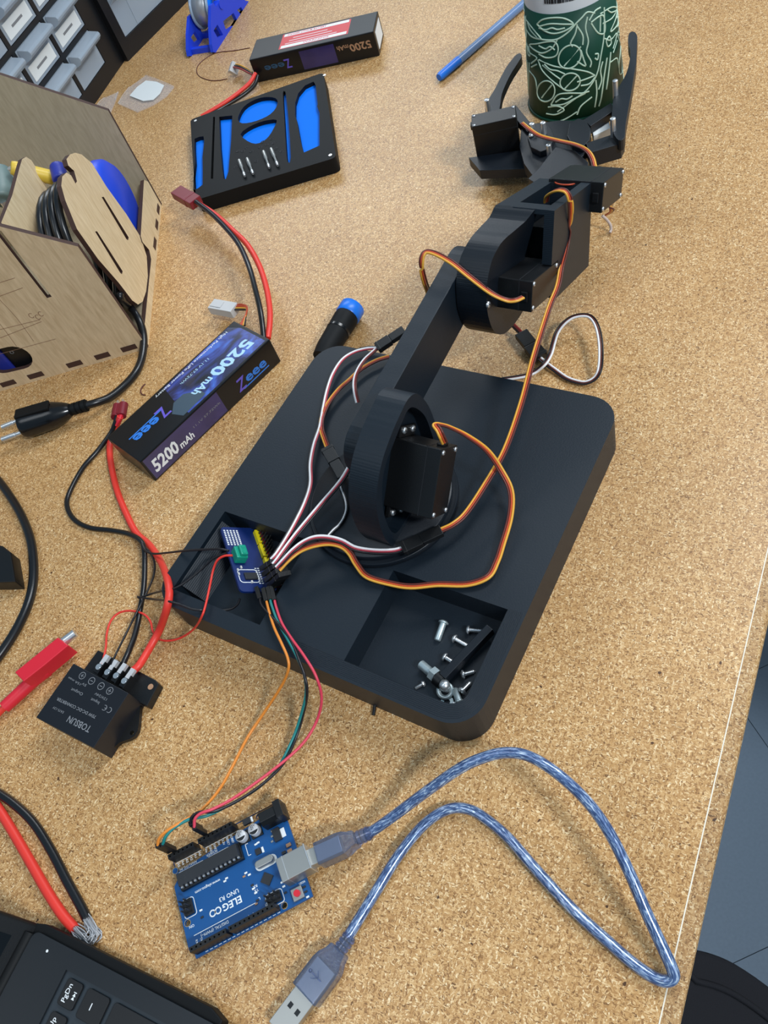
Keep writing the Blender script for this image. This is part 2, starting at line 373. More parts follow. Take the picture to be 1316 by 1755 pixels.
for q in ((-860, 60), (1440, 60), (-860, 1640), (1440, 1640)):
    b = MB(TT); b.box(q[0]-20, q[0]+20, q[1]-20, q[1]+20, -750, -28); b.build('leg', M['frame_black'], tab)
# unseen bench right of the frame, added only to shade the floor there
shade_bench = thing('work_table', 'unseen worktable added beyond the right edge of the frame to shade the floor', 'table', TT @ Matrix.Translation((800, -400, -28)))
b = MB(TT); b.box(250, 1500, -900, -95, -28, 0); b.build('tabletop', M['chip'], shade_bench)
for q in ((520, -330), (1470, -330), (520, -870), (1470, -870)):
    b = MB(TT); b.box(q[0]-20, q[0]+20, q[1]-20, q[1]+20, -750, -28); b.build('leg', M['frame_black'], shade_bench)

# ------------------------------------------------------------------ shared small parts
def screw_mesh(r=1.5, h=1.1):
    b = MB(); b.lathe([(r, -.2), (r, .35*h), (r*.8, .8*h), (r*.3, h), (0, h)], 12)
    b.m = 1; b.box(-r*.62, r*.62, -r*.14, r*.14, h*.72, h*1.03); b.box(-r*.14, r*.14, -r*.62, r*.62, h*.72, h*1.03)
    o = b.build('screw', [M['steel'], M['ink']]); me = o.data; bpy.data.objects.remove(o); return me
SCREW = screw_mesh(); SCREW2 = screw_mesh(2.1, 1.5)
def put_screw(parent, p, d, big=False, name='screw'):
    p = Vector(p); d = Vector(d).normalized()
    return link_mesh(name, SCREW2 if big else SCREW, parent, frame(p, d.orthogonal(), d))
def strands(path, n, gap, k=6):
    P = smooth_path(path, k); out = [[] for _ in range(n)]
    for i, p in enumerate(P):
        t = (P[min(i+1, len(P)-1)]-P[max(i-1, 0)]).normalized()
        s = t.cross(Vector((0, 0, 1)))
        s = s.normalized() if s.length > .15 else (Vector((1, 0, 0)))
        for j in range(n): out[j].append(p+s*((j-(n-1)/2)*gap))
    return out
def pxpath(pts): return [V(*p) for p in pts]
def ribbon(parent, path, mats, r=.68, gap=1.25, name='servo_cable', sub=True):
    """a flat three-core lead: the first core is the part, the other cores its sub-parts"""
    st = strands(path, len(mats), gap); root = None
    for s, m in zip(st, mats):
        b = MB(); b.tube(s, r*(1.15 if m == M['w_yellow'] else .95), 6, 1)
        if root is None: root = b.build(name, m, parent)
        else: b.build('strand', m, root if sub else parent)
    return root

# ------------------------------------------------------------------ robot arm
RA = -0.851188
RL = yaw((-156.473, 321.554, 0), RA)
CYC = Matrix(((0, 0, 1, 0), (1, 0, 0, 0), (0, 1, 0, 0), (0, 0, 0, 1)))
PF = RL @ CYC                                # profile (v, z), extruded along u
EF = PF @ Matrix.Translation((260.7, 76.5, 0)) @ Matrix.Rotation(math.radians(-22.8), 4, 'Z')   # forearm (l, k, u)
BW, BL_, BH, FLZ = 225, 227, 29, 9
arm = thing('robot_arm', 'black 3D printed robot arm on a square base plate, gripping toward the green cup', 'robot arm', RL @ Matrix.Translation((112, 113, 0)))
outer = rrect(0, 0, BW, BL_, 19, 8)
tray = [(141.7, 71.2), (141.7, 10), (206, 10)]+[(214.6-9+9*math.sin(math.radians(a)), 19-9*math.cos(math.radians(a))) for a in (15, 40, 65, 90)]+[(214.6, 71.2)]
epoc = [(11, 72), (11, 10.5), (81.3, 10.5), (79.6, 72)]
b = MB(RL); b.prism(outer, 0, FLZ); b.prism(outer, FLZ, BH, [tray, epoc])
bm_ = b.build('base_plate', M['pla'], arm, weld=True)
# fine concentric print lines round the rim of the screw tray
b = MB(RL)
for i in range(9):
    o = 1.0+i*1.0
    p = [(BW-o-1, 72), (BW-o-1, 19+3)]+[(BW-19-1+(19-o)*math.cos(math.radians(-a)), 20-(19-o)*math.sin(math.radians(a))) for a in (15, 35, 55, 75, 90)]+[(100, 1+o)]
    pts = [(x, y, BH) for x, y in p]; b.tube([(x, y, BH-.02) for x, y in p], .16, 4, 1)
b.build('print_line', M['pla2'], arm, kind='stuff')
# a wedge in the electronics pocket
b = MB(RL); b.prism([(9.2, 0), (22, 0), (9.2, 17)], 0, 50, T=Matrix(((1, 0, 0, 2), (0, 0, -1, 66), (0, 1, 0, 9), (0, 0, 0, 1)))); b.build('pocket_rib', M['pla'], arm)
# waist turntable and shoulder ring
b = MB(RL); b.lathe([(47.6, BH), (48, BH+.6), (48, BH+3.4), (47.4, BH+4)], 64, T=Matrix.Translation((112.5, 113, 0))); b.lathe([(45, BH+4), (45, BH+7.5), (44.5, BH+8), (0, BH+8)], 64, T=Matrix.Translation((112.5, 113, 0)))
b.build('turntable', M['pla2'], arm)
ring = closed_smooth([(151.5, 48), (153.5, 66), (152.5, 84), (147, 100), (138.5, 105.5), (128, 104.5), (115, 101.5), (101, 95.5), (90.5, 86.5), (83, 74), (79.5, 58), (80.5, 42), (87, 33), (112, 33.5), (140, 34)], 4)
inner = closed_smooth([(146, 54), (147.5, 68), (146.5, 82), (141, 95), (135, 100), (126, 98.5), (113, 94.5), (103, 91), (95, 84), (88.5, 72), (85.5, 58), (86.5, 46), (92, 40.5), (112, 39.5), (136, 41)], 4)
b = MB(PF); b.prism(ring, 119.5, 138, [inner]); b.prism(inner, 119.5, 129.5); b.build('shoulder_bracket', M['pla'], arm, weld=True)
# upper arm
def stadium(a, c, r, n=14):
    a, c = Vector(a), Vector(c); t = math.atan2((c-a).y, (c-a).x); out = []
    for o, s in ((c, -90), (a, 90)):
        for i in range(n+1):
            q = t+math.radians(s+180*i/n); out.append((o.x+r*math.cos(q), o.y+r*math.sin(q)))
    return out
b = MB(PF); b.prism(stadium((124.5, 71), (262, 80), 17.8), 102.5, 116.2); b.build('upper_arm', M['pla'], arm, bevel=.5)
b = MB(PF); b.cyl((124.5, 71, 116), (124.5, 71, 120), 12); b.build('servo_horn', M['abs_gloss'], arm)
b = MB(PF); b.cyl((261, 76.5, 116), (261, 76.5, 120), 12); b.build('servo_horn', M['abs_gloss'], arm)
# forearm: elbow ring, left wall, box round the wrist servo
def loft(loopA, loopB, T):                    # two outlines with the same count joined into one solid
    b = MB(T); n = len(loopA); b.add(loopA+loopB, [(i, (i+1) % n, n+(i+1) % n, n+i) for i in range(n)])
    for off, lp, rev in ((0, loopA, True), (n, loopB, False)):
        tri = geometry.tessellate_polygon([[Vector((p[0], p[1], 0)) for p in lp]])
        for t in tri:
            p, q, r = (lp[i] for i in t)
            if ((q[0]-p[0])*(r[1]-p[1])-(q[1]-p[1])*(r[0]-p[0]) < 0) != rev: t = t[::-1]
            b.f.append([off+i for i in t]); b.mi.append(0); b.sm.append(False)
    return b
band = [(-26.2, 1, 117, 138), (-26, 11, 117, 138), (-20.5, 22, 117, 138), (-14, 28.5, 118, 139), (-7, 32, 118.5, 140), (2, 34.5, 119, 142), (12.5, 38, 120.5, 145), (22, 43, 122, 149),
        (26, 12, 122, 140), (40, -14, 120, 138), (34, -26, 118, 138), (18, -31.5, 117, 138), (0, -32, 117, 138), (-15, -24, 117, 138), (-24, -10, 117, 138)]
def smooth_loop(P, k=4):
    out = []; n = len(P)
    for i in range(n):
        p0, p1, p2, p3 = (P[(i+j) % n] for j in (-1, 0, 1, 2))
        if i in (7, 8): out.append(p1); continue
        for j in range(k):
            t = j/k; out.append(tuple(0.5*((2*b_)+(c_-a_)*t+(2*a_-5*b_+4*c_-d_)*t*t+(3*b_-a_-3*c_+d_)*t**3) for a_, b_, c_, d_ in zip(p0, p1, p2, p3)))
    return out
band = smooth_loop(band)
loft([(p[0], p[1], p[2]) for p in band], [(p[0], p[1], p[3]) for p in band], EF).build('elbow_bracket', M['pla2'], arm, weld=True)
b = MB(EF)
wall = [(20, 38), (20, 44), (90, 44), (92, -13), (42, -18), (34, -10), (26, 20)]
b.prism(wall, 122, 133.5)
b.prism([(19.5, 10.4), (19.2, 44), (85, 45.5), (92, -13), (30.8, -15.5), (30.8, 10.4)], 154.5, 161)
b.prism([(19.2, 41), (19.2, 44), (30.5, 44), (30.5, 41)], 133.5, 154.5)
b.prism([(81, 0), (81, 44), (92, 44), (92, 0)], 133.5, 154.5)
b.prism([(48, -14), (48, 20), (52, 20), (52, -14)], 133.5, 154.5)
b.prism([(30.8, -14), (30.8, -11), (92, -10), (92, -13)], 133.5, 154.5)
b.build('forearm', M['pla'], arm, weld=True)
def servo(T, s=1.0, flange=True, cable=None):
    Q = T @ Matrix.Scale(s, 4)
    b = MB(Q); b.box(0, 40.7, 0, 19.7, 0, 36)
    b.box(.3, 40.4, .3, 19.4, 36, 38.5); b.cyl((10, 9.85, 38), (10, 9.85, 42), 6)
    if flange:
        b.box(-6.8, 0, .8, 18.9, 27.5, 30); b.box(40.7, 47.5, .8, 18.9, 27.5, 30)
    b.box(-1.6, 0, 6.6, 13.1, 2.5, 7)
    o = b.build('servo', M['abs'], arm, bevel=.55)
    b = MB(Q); b.box(-.12, 40.82, -.12, 19.82, 8.6, 9.1); b.build('case_seam', M['ink'], o)
    for x, y in ((2.2, 2.2), (38.5, 2.2), (2.2, 17.5), (38.5, 17.5)):
        put_screw(o, Q @ Vector((x, y, .1)), (Q.to_3x3() @ Vector((0, 0, -1))), name='case_screw')
    if flange:
        for x in (-4.2, 44.9):
            for y in (4.9, 14.8): put_screw(o, Q @ Vector((x, y, 27.5)), (Q.to_3x3() @ Vector((0, 0, -1))), True, 'flange_screw')
    return o
t = math.radians(46.3); lx = (-math.cos(t), -math.sin(t), 0)
servo(PF @ frame((138.8, 72.0, 161), lx, (0, 0, -1)))
servo(EF @ frame((-10.3, 9.85, 161), (1, 0, 0), (0, 0, -1)))
servo(EF @ frame((82, 46.5, 170), (1, 0, 0), (0, 0, -1)), flange=False)
b = MB(EF); b.box(46, 80, 0, 25, 134, 154); b.build('roll_servo', M['abs'], arm, bevel=.5)
nK = (EF.to_3x3() @ Vector((0, 1, 0)))
for px, py in ((943, 329), (963, 333)):
    q = onplane(px, py, EF @ Vector((60, 27, 140)), nK); b = MB(); b.cyl(q-nK*4, q, 1.3, n=10); b.build('screw_shank', M['zinc'], arm); put_screw(arm, q, nK, True)

# gripper: everything on real horizontal levels in front of the cup
GZ = 48
LF, RF, LB = V(797.6, 233, GZ), V(874.8, 216, GZ), V(807.6, 197.4, GZ)
e1_ = (RF-LF).normalized(); gs = (RF-LF).length/40.7
GT = frame(LB, e1_, (0, 0, -1)); servo(GT, gs, flange=False)
def flat_part(name, px, z0, z1, mat, parent=arm, bevel=.4, hole=None, ztop=None):
    zt = z1 if ztop is None else ztop
    poly = [V(x, y, zt) for x, y in px]; poly = [(p.x, p.y) for p in poly]
    b = MB(); b.prism(poly, z0, z1); return b.build(name, mat, parent, bevel=bevel, weld=True)
flat_part('servo_mount', [(803, 270), (900, 256), (926, 266), (926, 284), (900, 289), (822, 292)], 12, 20.5, M['pla2'])
flat_part('gripper_plate', [(893, 222), (912, 212), (960, 206), (1004, 208), (1012, 222), (1010, 245), (1000, 266), (975, 286), (940, 300), (912, 300), (898, 280), (890, 250)], 22, 32, M['pla2'])
flat_part('gripper_gear', [(990, 203), (1003, 206), (1012, 220), (1010, 240), (998, 252), (980, 248), (972, 232), (976, 212)], 32.2, 37, M['pla2'])
flat_part('gripper_gear', [(912, 214), (930, 210), (944, 218), (950, 236), (942, 254), (926, 260), (910, 252), (904, 234)], 32.2, 37, M['pla2'])
flat_part('wrist_neck', [(952, 252), (985, 258), (1008, 278), (1006, 300), (975, 312), (920, 316), (905, 306), (922, 290)], 24, 46, M['pla2'])
flat_part('neck_brace', [(958, 262), (968, 262), (935, 300), (926, 298)], 32.2, 40, M['pla2'])
flat_part('finger_link', [(1000, 205), (1047, 176), (1054, 188), (1012, 216)], 30, 37, M['pla2'])
flat_part('finger_link', [(1004, 245), (1062, 226), (1070, 234), (1064, 246), (1010, 262)], 24, 37, M['pla2'])
flat_part('finger_link', [(868, 186), (884, 180), (912, 214), (904, 226)], 28, 35, M['pla2'])
fr = closed_smooth([(1078, 57), (1086, 54), (1092, 62), (1091, 84), (1090, 108), (1086, 132), (1082, 158), (1077, 185), (1072, 215), (1070, 236), (1060, 240), (1050, 226), (1048, 205), (1049, 184), (1052, 164), (1062, 146), (1072, 128), (1078, 108), (1080, 88), (1076, 72)], 3)
flat_part('gripper_finger', fr, 33, 42, M['pla2'], bevel=.3)
fl_ = closed_smooth([(884, 94), (891, 91), (894, 97), (886, 110), (876, 126), (867, 144), (860, 162), (857, 182), (852, 196), (838, 198), (831, 188), (836, 172), (848, 152), (858, 132), (868, 114), (877, 102)], 3)
flat_part('gripper_finger', fl_, 31, 38, M['pla2'], bevel=.3)
flat_part('finger_spacer', [(1013, 216), (1042, 199), (1046, 219), (1017, 233)], 22, 30, M['paper'])
for (tx, ty), (bx_, by), zt in (((1054, 138), (1062, 158), 54), ((1050, 203), (1057, 219), 52), ((834, 171), (844, 187), 50), ((930, 210), (939, 227), 47), ((940, 248), (946, 258), 45), ((911, 212), (914, 220), 44)):
    q = V(tx, ty, zt); b = MB(); b.cyl((q.x, q.y, zt-16), (q.x, q.y, zt), 2.2, n=12); b.lathe([(2.2, zt), (1.8, zt+.4), (0, zt+.4)], 12, T=Matrix.Translation((q.x, q.y, 0)))
    b.build('gripper_bolt', M['steel'], arm)
put_screw(arm, V(910, 232, 38), (0, 0, 1), True)

YRB = [M['w_yellow'], M['w_orange'], M['w_brown']]; BRY = YRB[::-1]
WRB = [M['w_white'], M['w_red'], M['w_black']]
# leads of the servos
ribbon(arm, pxpath([(896, 509, 84), (884, 514, 85), (868, 514, 86), (842, 502, 92), (806, 475, 100), (776, 451, 106), (750, 436, 109), (732, 431, 110), (724, 438, 109), (722, 455, 104), (727, 480, 92), (735, 505, 72), (735, 530, 50)]), YRB)
ribbon(arm, pxpath([(936, 346, 92), (938, 336, 99), (948, 328, 106), (960, 325, 109), (971, 329, 108), (977, 343, 103), (978, 365, 94), (975, 395, 80), (970, 425, 72), (962, 458, 67), (956, 490, 66), (944, 520, 66), (932, 556, 64), (913, 618, 60), (894, 690, 54), (866, 770, 48), (832, 830, 44), (800, 878, 42), (778, 898, 41.5), (756, 909, 41)]), BRY)
ribbon(arm, pxpath([(762, 759, 88), (757, 748, 94), (752, 737, 97), (746, 728, 97), (756, 728, 93), (772, 733, 86), (800, 747, 74), (834, 772, 60), (858, 806, 48), (875, 842, 40), (874, 885, 36), (860, 935, 34), (851, 962, 33), (836, 988, 33), (800, 1001, 32), (750, 1001, 32), (705, 1005, 32), (670, 1000, 32), (630, 988, 33), (612, 968, 35), (600, 948, 38), (586, 936, 40), (565, 931, 41), (540, 934, 42), (515, 943, 42), (495, 958, 42), (478, 976, 40)]), YRB)
ribbon(arm, pxpath([(894, 211, 46), (906, 221, 48), (925, 233, 48), (955, 241, 48), (985, 248, 50), (1004, 257, 54), (1014, 270, 56), (1019, 288, 56)]), YRB)
ribbon(arm, pxpath([(1013, 325, 60), (1022, 331, 58), (1035, 342, 52), (1047, 356, 46), (1048, 362, 38), (1040, 368, 26)]), [M['w_orange'], M['w_yellow'], M['w_brown']])
b = MB(); b.tube(pxpath([(1032, 370, 14), (1040, 377, 10), (1046, 386, 6), (1047, 394, 3), (1045, 399, 2)]), 1.2, 8); b.build('loose_lead', M['pale_wire'], arm)
b = MB(EF); b.lathe([(7.5, 43.6), (8.3, 43.6), (8.3, 44.5), (7.5, 44.5)], 24, T=Matrix.Translation((86, 0, 143)) @ Matrix.Rotation(-math.pi/2, 4, 'X'), closed=True); b.build('red_collar', M['w_orange'], arm)

# ------------------------------------------------------------------ extension leads and connectors of the arm
def connector(parent, p0, p1, w=7.6, h=3.4, name='connector', mat='abs'):
    p0, p1 = Vector(p0), Vector(p1); T = frame(p0, p1-p0, (0, 0, 1)); n = (p1-p0).length
    b = MB(T); b.box(0, n*.48, -w/2, w/2, -h/2, h/2); b.box(n*.5, n, -w*.44, w*.44, -h*.46, h*.46); b.box(n*.42, n*.56, -w*.4, w*.4, -h*.4, h*.4)
    b.box(n*.04, n*.1, -w*.54, w*.54, -h*.54, h*.54)
    return b.build(name, M[mat], parent, bevel=.35)
def lead(label, path, mats, conns=(), gap=1.25, r=.68, name='servo_extension_lead', cat='cable', group=None, cw=8):
    P = pxpath(path); t = thing(name, label, cat, Matrix.Translation(P[len(P)//2]), group)
    for s, m in zip(strands(P, len(mats), gap), mats):
        b = MB(); b.tube(s, r*(1.25 if m == M['w_white'] else .9), 6, 1); b.build('strand', m, t)
    for c in conns: connector(t, V(*c[0]), V(*c[1]), cw, cw*.45)
    return t
BRW = [M['w_black'], M['w_crimson'], M['w_white']]; WCB = BRW[::-1]
lead('white servo lead from the long connector under the shoulder to the blue driver board',
     [(690, 941, 40), (672, 945, 39), (640, 945, 38.6), (608, 940, 39), (585, 928, 41), (562, 922, 43), (540, 922, 44), (520, 930, 44), (502, 944, 44), (485, 962, 42), (474, 974, 40)], BRW,
     [((689, 941, 40.5), (757, 909, 41))])
lead('longest white and red servo lead, sweeping along the left side of the base',
     [(646, 596, 33), (628, 597, 33), (606, 603, 33), (586, 616, 33), (570, 640, 33), (560, 668, 33), (553, 700, 33), (547, 732, 33), (537, 762, 34), (531, 795, 34), (531, 830, 34), (521, 862, 34), (505, 895, 36), (488, 925, 39), (473, 948, 41), (464, 958, 40)], [M['w_crimson'], M['w_white'], M['w_black']])
lead('short white lead with a black connector, hanging against the left side of the upper arm',
     [(613, 690, 46), (609, 672, 50), (608, 655, 52), (612, 638, 54), (624, 618, 56), (640, 603, 58), (650, 594, 59)], [M['w_white'], M['w_red'], M['w_brown']],
     [((646, 597, 59), (693, 566, 62))], gap=.9)
lead('orange and brown waist servo lead that ends in a black connector left of the shoulder',
     [(667, 611, 33), (645, 618, 33), (620, 632, 33), (600, 650, 33), (580, 668, 33), (562, 692, 33), (552, 716, 33), (551, 735, 33), (556, 752, 36), (562, 768, 41)], BRY,
     [((560, 768, 42), (588, 818, 43))])
lead('white, pink and black lead from beside the shoulder bracket down to the driver board',
     [(600, 800, 50), (588, 820, 48), (574, 838, 46), (553, 862, 44), (531, 888, 43), (508, 916, 42), (490, 940, 42), (477, 958, 41), (469, 968, 40)], BRW)
lead('thin white and black lead curling from the lower connector towards the turntable',
     [(579, 816, 42), (584, 836, 41), (591, 855, 39), (593, 872, 38.4), (588, 888, 38.4), (580, 900, 38.4), (571, 908, 38.4), (562, 918, 38.2)], [M['w_black'], M['w_white'], M['w_black']], gap=.9, r=.5)
lead('white and dark red lead looping on the bare table right of the upper arm',
     [(922, 612, 6), (934, 622, 4), (950, 634, 3), (970, 648, 2.5), (990, 655, 2.5), (1005, 656, 3), (1020, 648, 5), (1028, 632, 9), (1030, 605, 13), (1028, 578, 15), (1022, 556, 16), (1012, 543, 16), (998, 540, 16), (980, 544, 15), (965, 555, 13), (954, 570, 10), (948, 588, 7), (943, 606, 5.5), (934, 622, 8), (920, 635, 4), (905, 642, 3), (888, 646, 2.5), (860, 650, 2)], [M['w_white'], M['w_brown'], M['w_black']],
     [((926, 613, 6), (893, 572, 8))], gap=1.2, cw=11)
nU = RL.to_3x3() @ Vector((1, 0, 0))
put_screw(arm, onplane(836, 522, PF @ Vector((0, 0, 138.05)), nU), nU, True)
ribbon(arm, pxpath([(858, 540, 20), (868, 546, 16), (878, 556, 12), (892, 570, 8)]), [M['w_red'], M['w_brown'], M['w_black']])

# ------------------------------------------------------------------ servo driver board standing in the left pocket
A0, B0 = V(412, 1014, 29), V(377, 903, 31)
_h = Vector((0, 0, 1)).cross(A0-B0).normalized(); C0 = B0+_h*18.5-Vector((0, 0, 17.5))
PT = frame(A0, B0-A0, (C0-A0).cross(B0-A0)); PL = (B0-A0).length; PW = abs((PT.inverted() @ C0).y)
drv = thing('servo_driver_board', 'dark blue servo driver board with green terminal, tilted in the left pocket of the base', 'circuit board', PT)
b = MB(PT); b.prism(rrect(0, -PW, PL, 0, 3), -1.6, 0); b.build('board', M['pcb_dark'], drv)
random.seed(3)
b = MB(PT)
for i in range(9):
    for j in range(5):
        b.box(PL-3-i*1.5-.5, PL-3-i*1.5+.4, -2-j*2.2-.7, -2-j*2.2+.5, 0, .12)
for i in range(8):
    for j in range(2): b.box(6+i*1.7, 6.8+i*1.7, -PW*.62-j*1.8, -PW*.62+1.2-j*1.8, 0, .12)
b.build('silkscreen', M['silk'], drv, kind='stuff')
b = MB(PT)
b.box(PL*.42, PL*.42+9.5, -9.4, -1.8, 0, 6.2); b.box(PL*.42+.8, PL*.42+8.7, -8.8, -4, 6.2, 8.6)
b.build('terminal_block', M['green'], drv, bevel=.8)
for k in range(2):
    b = MB(PT); b.cyl((PL*.42+2.6+k*4.3, -6.4, 8.5), (PL*.42+2.6+k*4.3, -6.4, 8.8), 1.3, n=12); b.build('terminal_screw', M['green'], drv)
b = MB(PT); b.box(PL*.17, PL*.17+5, -PW*.56, -PW*.56+8.5, 0, 1.4); b.build('chip', M['chipblack'], drv, bevel=.2)
b = MB(PT); b.prism(rrect(PL*.13, -PW*.62, PL*.33, -2, 2.4), 0, .1, [rrect(PL*.13+.5, -PW*.62+.5, PL*.33-.5, -2.5, 2)]); b.build('outline', M['silk'], drv)
for k, q in enumerate(((PL*.30, -3.2), (PL*.34, -6), (PL*.12, -PW*.4), (PL*.24, -3))):
    b = MB(PT); b.box(q[0], q[0]+1.8, q[1], q[1]+1.1, 0, .9); b.build('component', M['nylon'], drv)
for g in range(4):                           # yellow base strips of the 3x4 pin headers
    x0 = 3.0+g*(PL-6)/4; x1 = x0+(PL-6)/4-1.2
    b = MB(PT); b.box(x0, x1, -PW+.2, -PW+3.4, 0, 3.2); hd = b.build('pin_header', [M['yellow']], drv, bevel=.25)
    b = MB(PT); b.box(x0, x1, -PW-2.3, -PW+.1, 0, 2.4); b.build('red_strip', M['red_plug'], hd)
    b = MB(PT); b.box(x0, x1, -PW-4.8, -PW-2.4, 0, 2.4); b.build('black_strip', M['ink'], hd)
    b = MB(PT)
    for i in range(4):
        for j in range(3):
            x = x0+1.2+i*(x1-x0-2)/3; b.box(x-.3, x+.3, -PW+1-j*2.4, -PW+1.6-j*2.4, 2.4, 8.5)
    b.build('pins', M['chipblack'], hd)
# black plugs of the servo leads, pushed on the first header
for k, (p, q) in enumerate((((474, 960, 39), (455, 973, 25)), ((478, 968, 39), (459, 983, 24)), ((483, 976, 39), (463, 993, 23)), ((488, 983, 38), (468, 1003, 22)))):
    t = thing('lead_plug', ('black plug with white and red wires nearest the rear of the blue driver board', 'second black plug from the rear on the blue driver board', 'third black plug from the rear on the blue driver board', 'frontmost black plug with yellow wires on the blue driver board')[k], 'plug', Matrix.Translation(V(*q)), 'servo plugs on the driver board')
    T = frame(V(*q), V(*p)-V(*q), (V(468, 1003, 22)-V(455, 973, 25))); n = (V(*p)-V(*q)).length
    b = MB(T); b.box(0, n, -4.2, 4.2, -1.45, 1.45); b.box(n*.55, n*.7, -4.5, 4.5, -1.55, 1.55); b.build('housing', M['abs'], t, bevel=.3)

# ------------------------------------------------------------------ microcontroller board
UT = yaw((-117.977, 173.899, 0), -3.0918)
uno = thing('microcontroller_board', 'bright blue microcontroller board lying on the table left of the USB cable', 'circuit board', UT)
ZB, ZT = 3.4, 5.0
ol = [(0, 0), (64.5, 0), (66.04, 1.5), (66.04, 12.7), (68.58, 15.2), (68.58, 48), (66.04, 50.5), (66.04, 53.34), (0, 53.34)]
hl = [ngon(x, y, 1.6, 16) for x, y in ((13.97, 2.54), (15.24, 50.8), (66.04, 7.62), (66.04, 35.56))]
b = MB(UT); b.prism(ol, ZB, ZT, hl); b.build('board', M['pcb'], uno)
for x, y in ((15.24, 50.8), (66.04, 7.62), (66.04, 35.56)):
    b = MB(UT); b.prism(ngon(x, y, 1.8, 16), ZT-.02, ZT+.06, [ngon(x, y, 1.55, 16)]); b.build('mounting_hole_ring', M['gold'], uno)
b = MB(UT)
for x in [18.8+2.54*i for i in range(18)]: b.box(x-.4, x+.4, 50.4, 51.2, 0, ZB)
for x in [27.9+2.54*i for i in range(14)]: b.box(x-.4, x+.4, 2.1, 2.9, 0, ZB)
b.build('solder_pins', M['dull_metal'], uno, kind='stuff')
def socket(x0, n, y, name='header_socket'):
    x1 = x0+2.54*n
    holes = [rrect(x0+.85+2.54*i, y-.45, x0+1.75+2.54*i, y+.45, .1, 1) for i in range(n)]
    b = MB(UT); b.prism([(x0, y-1.25), (x1, y-1.25), (x1, y+1.25), (x0, y+1.25)], ZT+1, ZT+8.5, holes); b.box(x0, x1, y-1.25, y+1.25, ZT, ZT+1)
    o = b.build(name, M['abs'], uno)
    b = MB(UT)
    for i in range(n): b.box(x0+.9+2.54*i, x0+1.7+2.54*i, y-.4, y+.4, ZT+6.2, ZT+6.6)
    b.build('contacts', M['dull_metal'], o)
    return o
socket(17.6, 10, 50.8); socket(44.5, 8, 50.8); socket(26.6, 8, 2.54); socket(49.5, 6, 2.54)
b = MB(UT); b.box(27.8, 64.3, 11.2, 20.2, ZT, ZT+2.6); dip = b.build('chip_socket', M['abs'], uno, bevel=.2)
b = MB(UT); b.box(28.6, 63.6, 12.2, 18.6, ZT+2.6, ZT+6.2); b.cyl((33, 15.4, ZT+6.1), (33, 15.4, ZT+6.25), 1.1); b.cyl((60, 15.4, ZT+6.1), (60, 15.4, ZT+6.25), 1.1); b.build('chip', M['chipblack'], dip, bevel=.35)
for i in range(14):
    b = MB(UT); x = 29.6+2.54*i; b.box(x-.6, x+.6, 18.5, 19.5, ZT+3.0, ZT+4.6); b.build('chip_pin', M['steel'], dip)
b = MB(UT); b.box(-6.4, 9.6, 31.6, 43.8, ZT, ZT+10.9); us = b.build('usb_socket', M['dull_metal'], uno, bevel=.35)
b = MB(UT); b.box(5.9, 6.2, 31.5, 43.9, ZT+.2, ZT+11); b.build('fold_line', M['steel'], us)
b = MB(UT); b.box(-6.9, -6.4, 31.2, 44.2, ZT, ZT+11.3); b.build('flange', M['steel'], us)
b = MB(UT); b.box(-1.9, 2.2, 3.2, 12.3, ZT, ZT+10.9); b.box(2.2, 11.8, 3.6, 11.9, ZT, ZT+7.5); b.prism([(3.6, ZT+7.5), (11.9, ZT+7.5), (10.2, ZT+10), (5.3, ZT+10)], 2.2, 11.6, T=CYC); jk = b.build('power_jack', M['abs'], uno, bevel=.3)
b = MB(UT); b.cyl((-2.0, 7.75, ZT+6.2), (-1.7, 7.75, ZT+6.2), 3.1); b.build('jack_bore', M['ink'], jk)
for cx_, cy_ in ((411.5, 1432), (433.5, 1421)):
    q = UT.inverted() @ V(cx_, cy_, ZT+5.4)
    b = MB(UT); b.box(q.x-3.3, q.x+3.3, q.y-3.3, q.y+3.3, ZT, ZT+1.2); cp = b.build('capacitor', M['abs'], uno, bevel=.4)
    b = MB(UT); b.lathe([(3.0, ZT+1.2), (3.05, ZT+5), (2.8, ZT+5.4), (0, ZT+5.4)], 24, T=Matrix.Translation((q.x, q.y, 0))); b.build('can', M['can'], cp)
    b = MB(UT); b.prism([(q.x+2.7*math.cos(a), q.y+2.7*math.sin(a)) for a in [math.radians(d) for d in range(20, 161, 14)]], ZT+5.4, ZT+5.5); b.build('polarity_mark', M['ink'], cp)
    for i in range(2): text('%s' % ('47', '25V')[i], 1.8, UT @ Matrix.Translation((q.x+1.4, q.y-.2-i*1.5, ZT+5.46)) @ Matrix.Rotation(math.pi, 4, 'Z'), M['ink'], cp)
q = UT.inverted() @ V(452, 1476, ZT+3.4); a0 = 0.0
b = MB(UT); b.prism(stadium((q.x-3.6, q.y), (q.x+3.6, q.y), 2.6), ZT, ZT+.2); cr = b.build('crystal_pad', M['silk'], uno)
b = MB(UT); b.prism(stadium((q.x-3.4, q.y), (q.x+3.4, q.y), 1.9), ZT+.2, ZT+3.6); b.build('crystal', M['dull_metal'], cr, bevel=.5)
def smd(px, py, w, d, h, mat, name='component', rot=0.0):
    q = UT.inverted() @ V(px, py, ZT+h); b = MB(UT @ Matrix.Translation((q.x, q.y, 0)) @ Matrix.Rotation(rot, 4, 'Z')); b.box(-w/2, w/2, -d/2, d/2, ZT, ZT+h); return b.build(name, mat, uno, bevel=.12)
smd(457, 1506, 5.2, 5.2, 1, M['chipblack'], 'usb_chip', .8)
smd(474, 1430, 4.2, 6.6, 1.6, M['chipblack'], 'regulator'); smd(483.5, 1427, 3.2, 4.8, .5, M['silk'], 'regulator_tab')
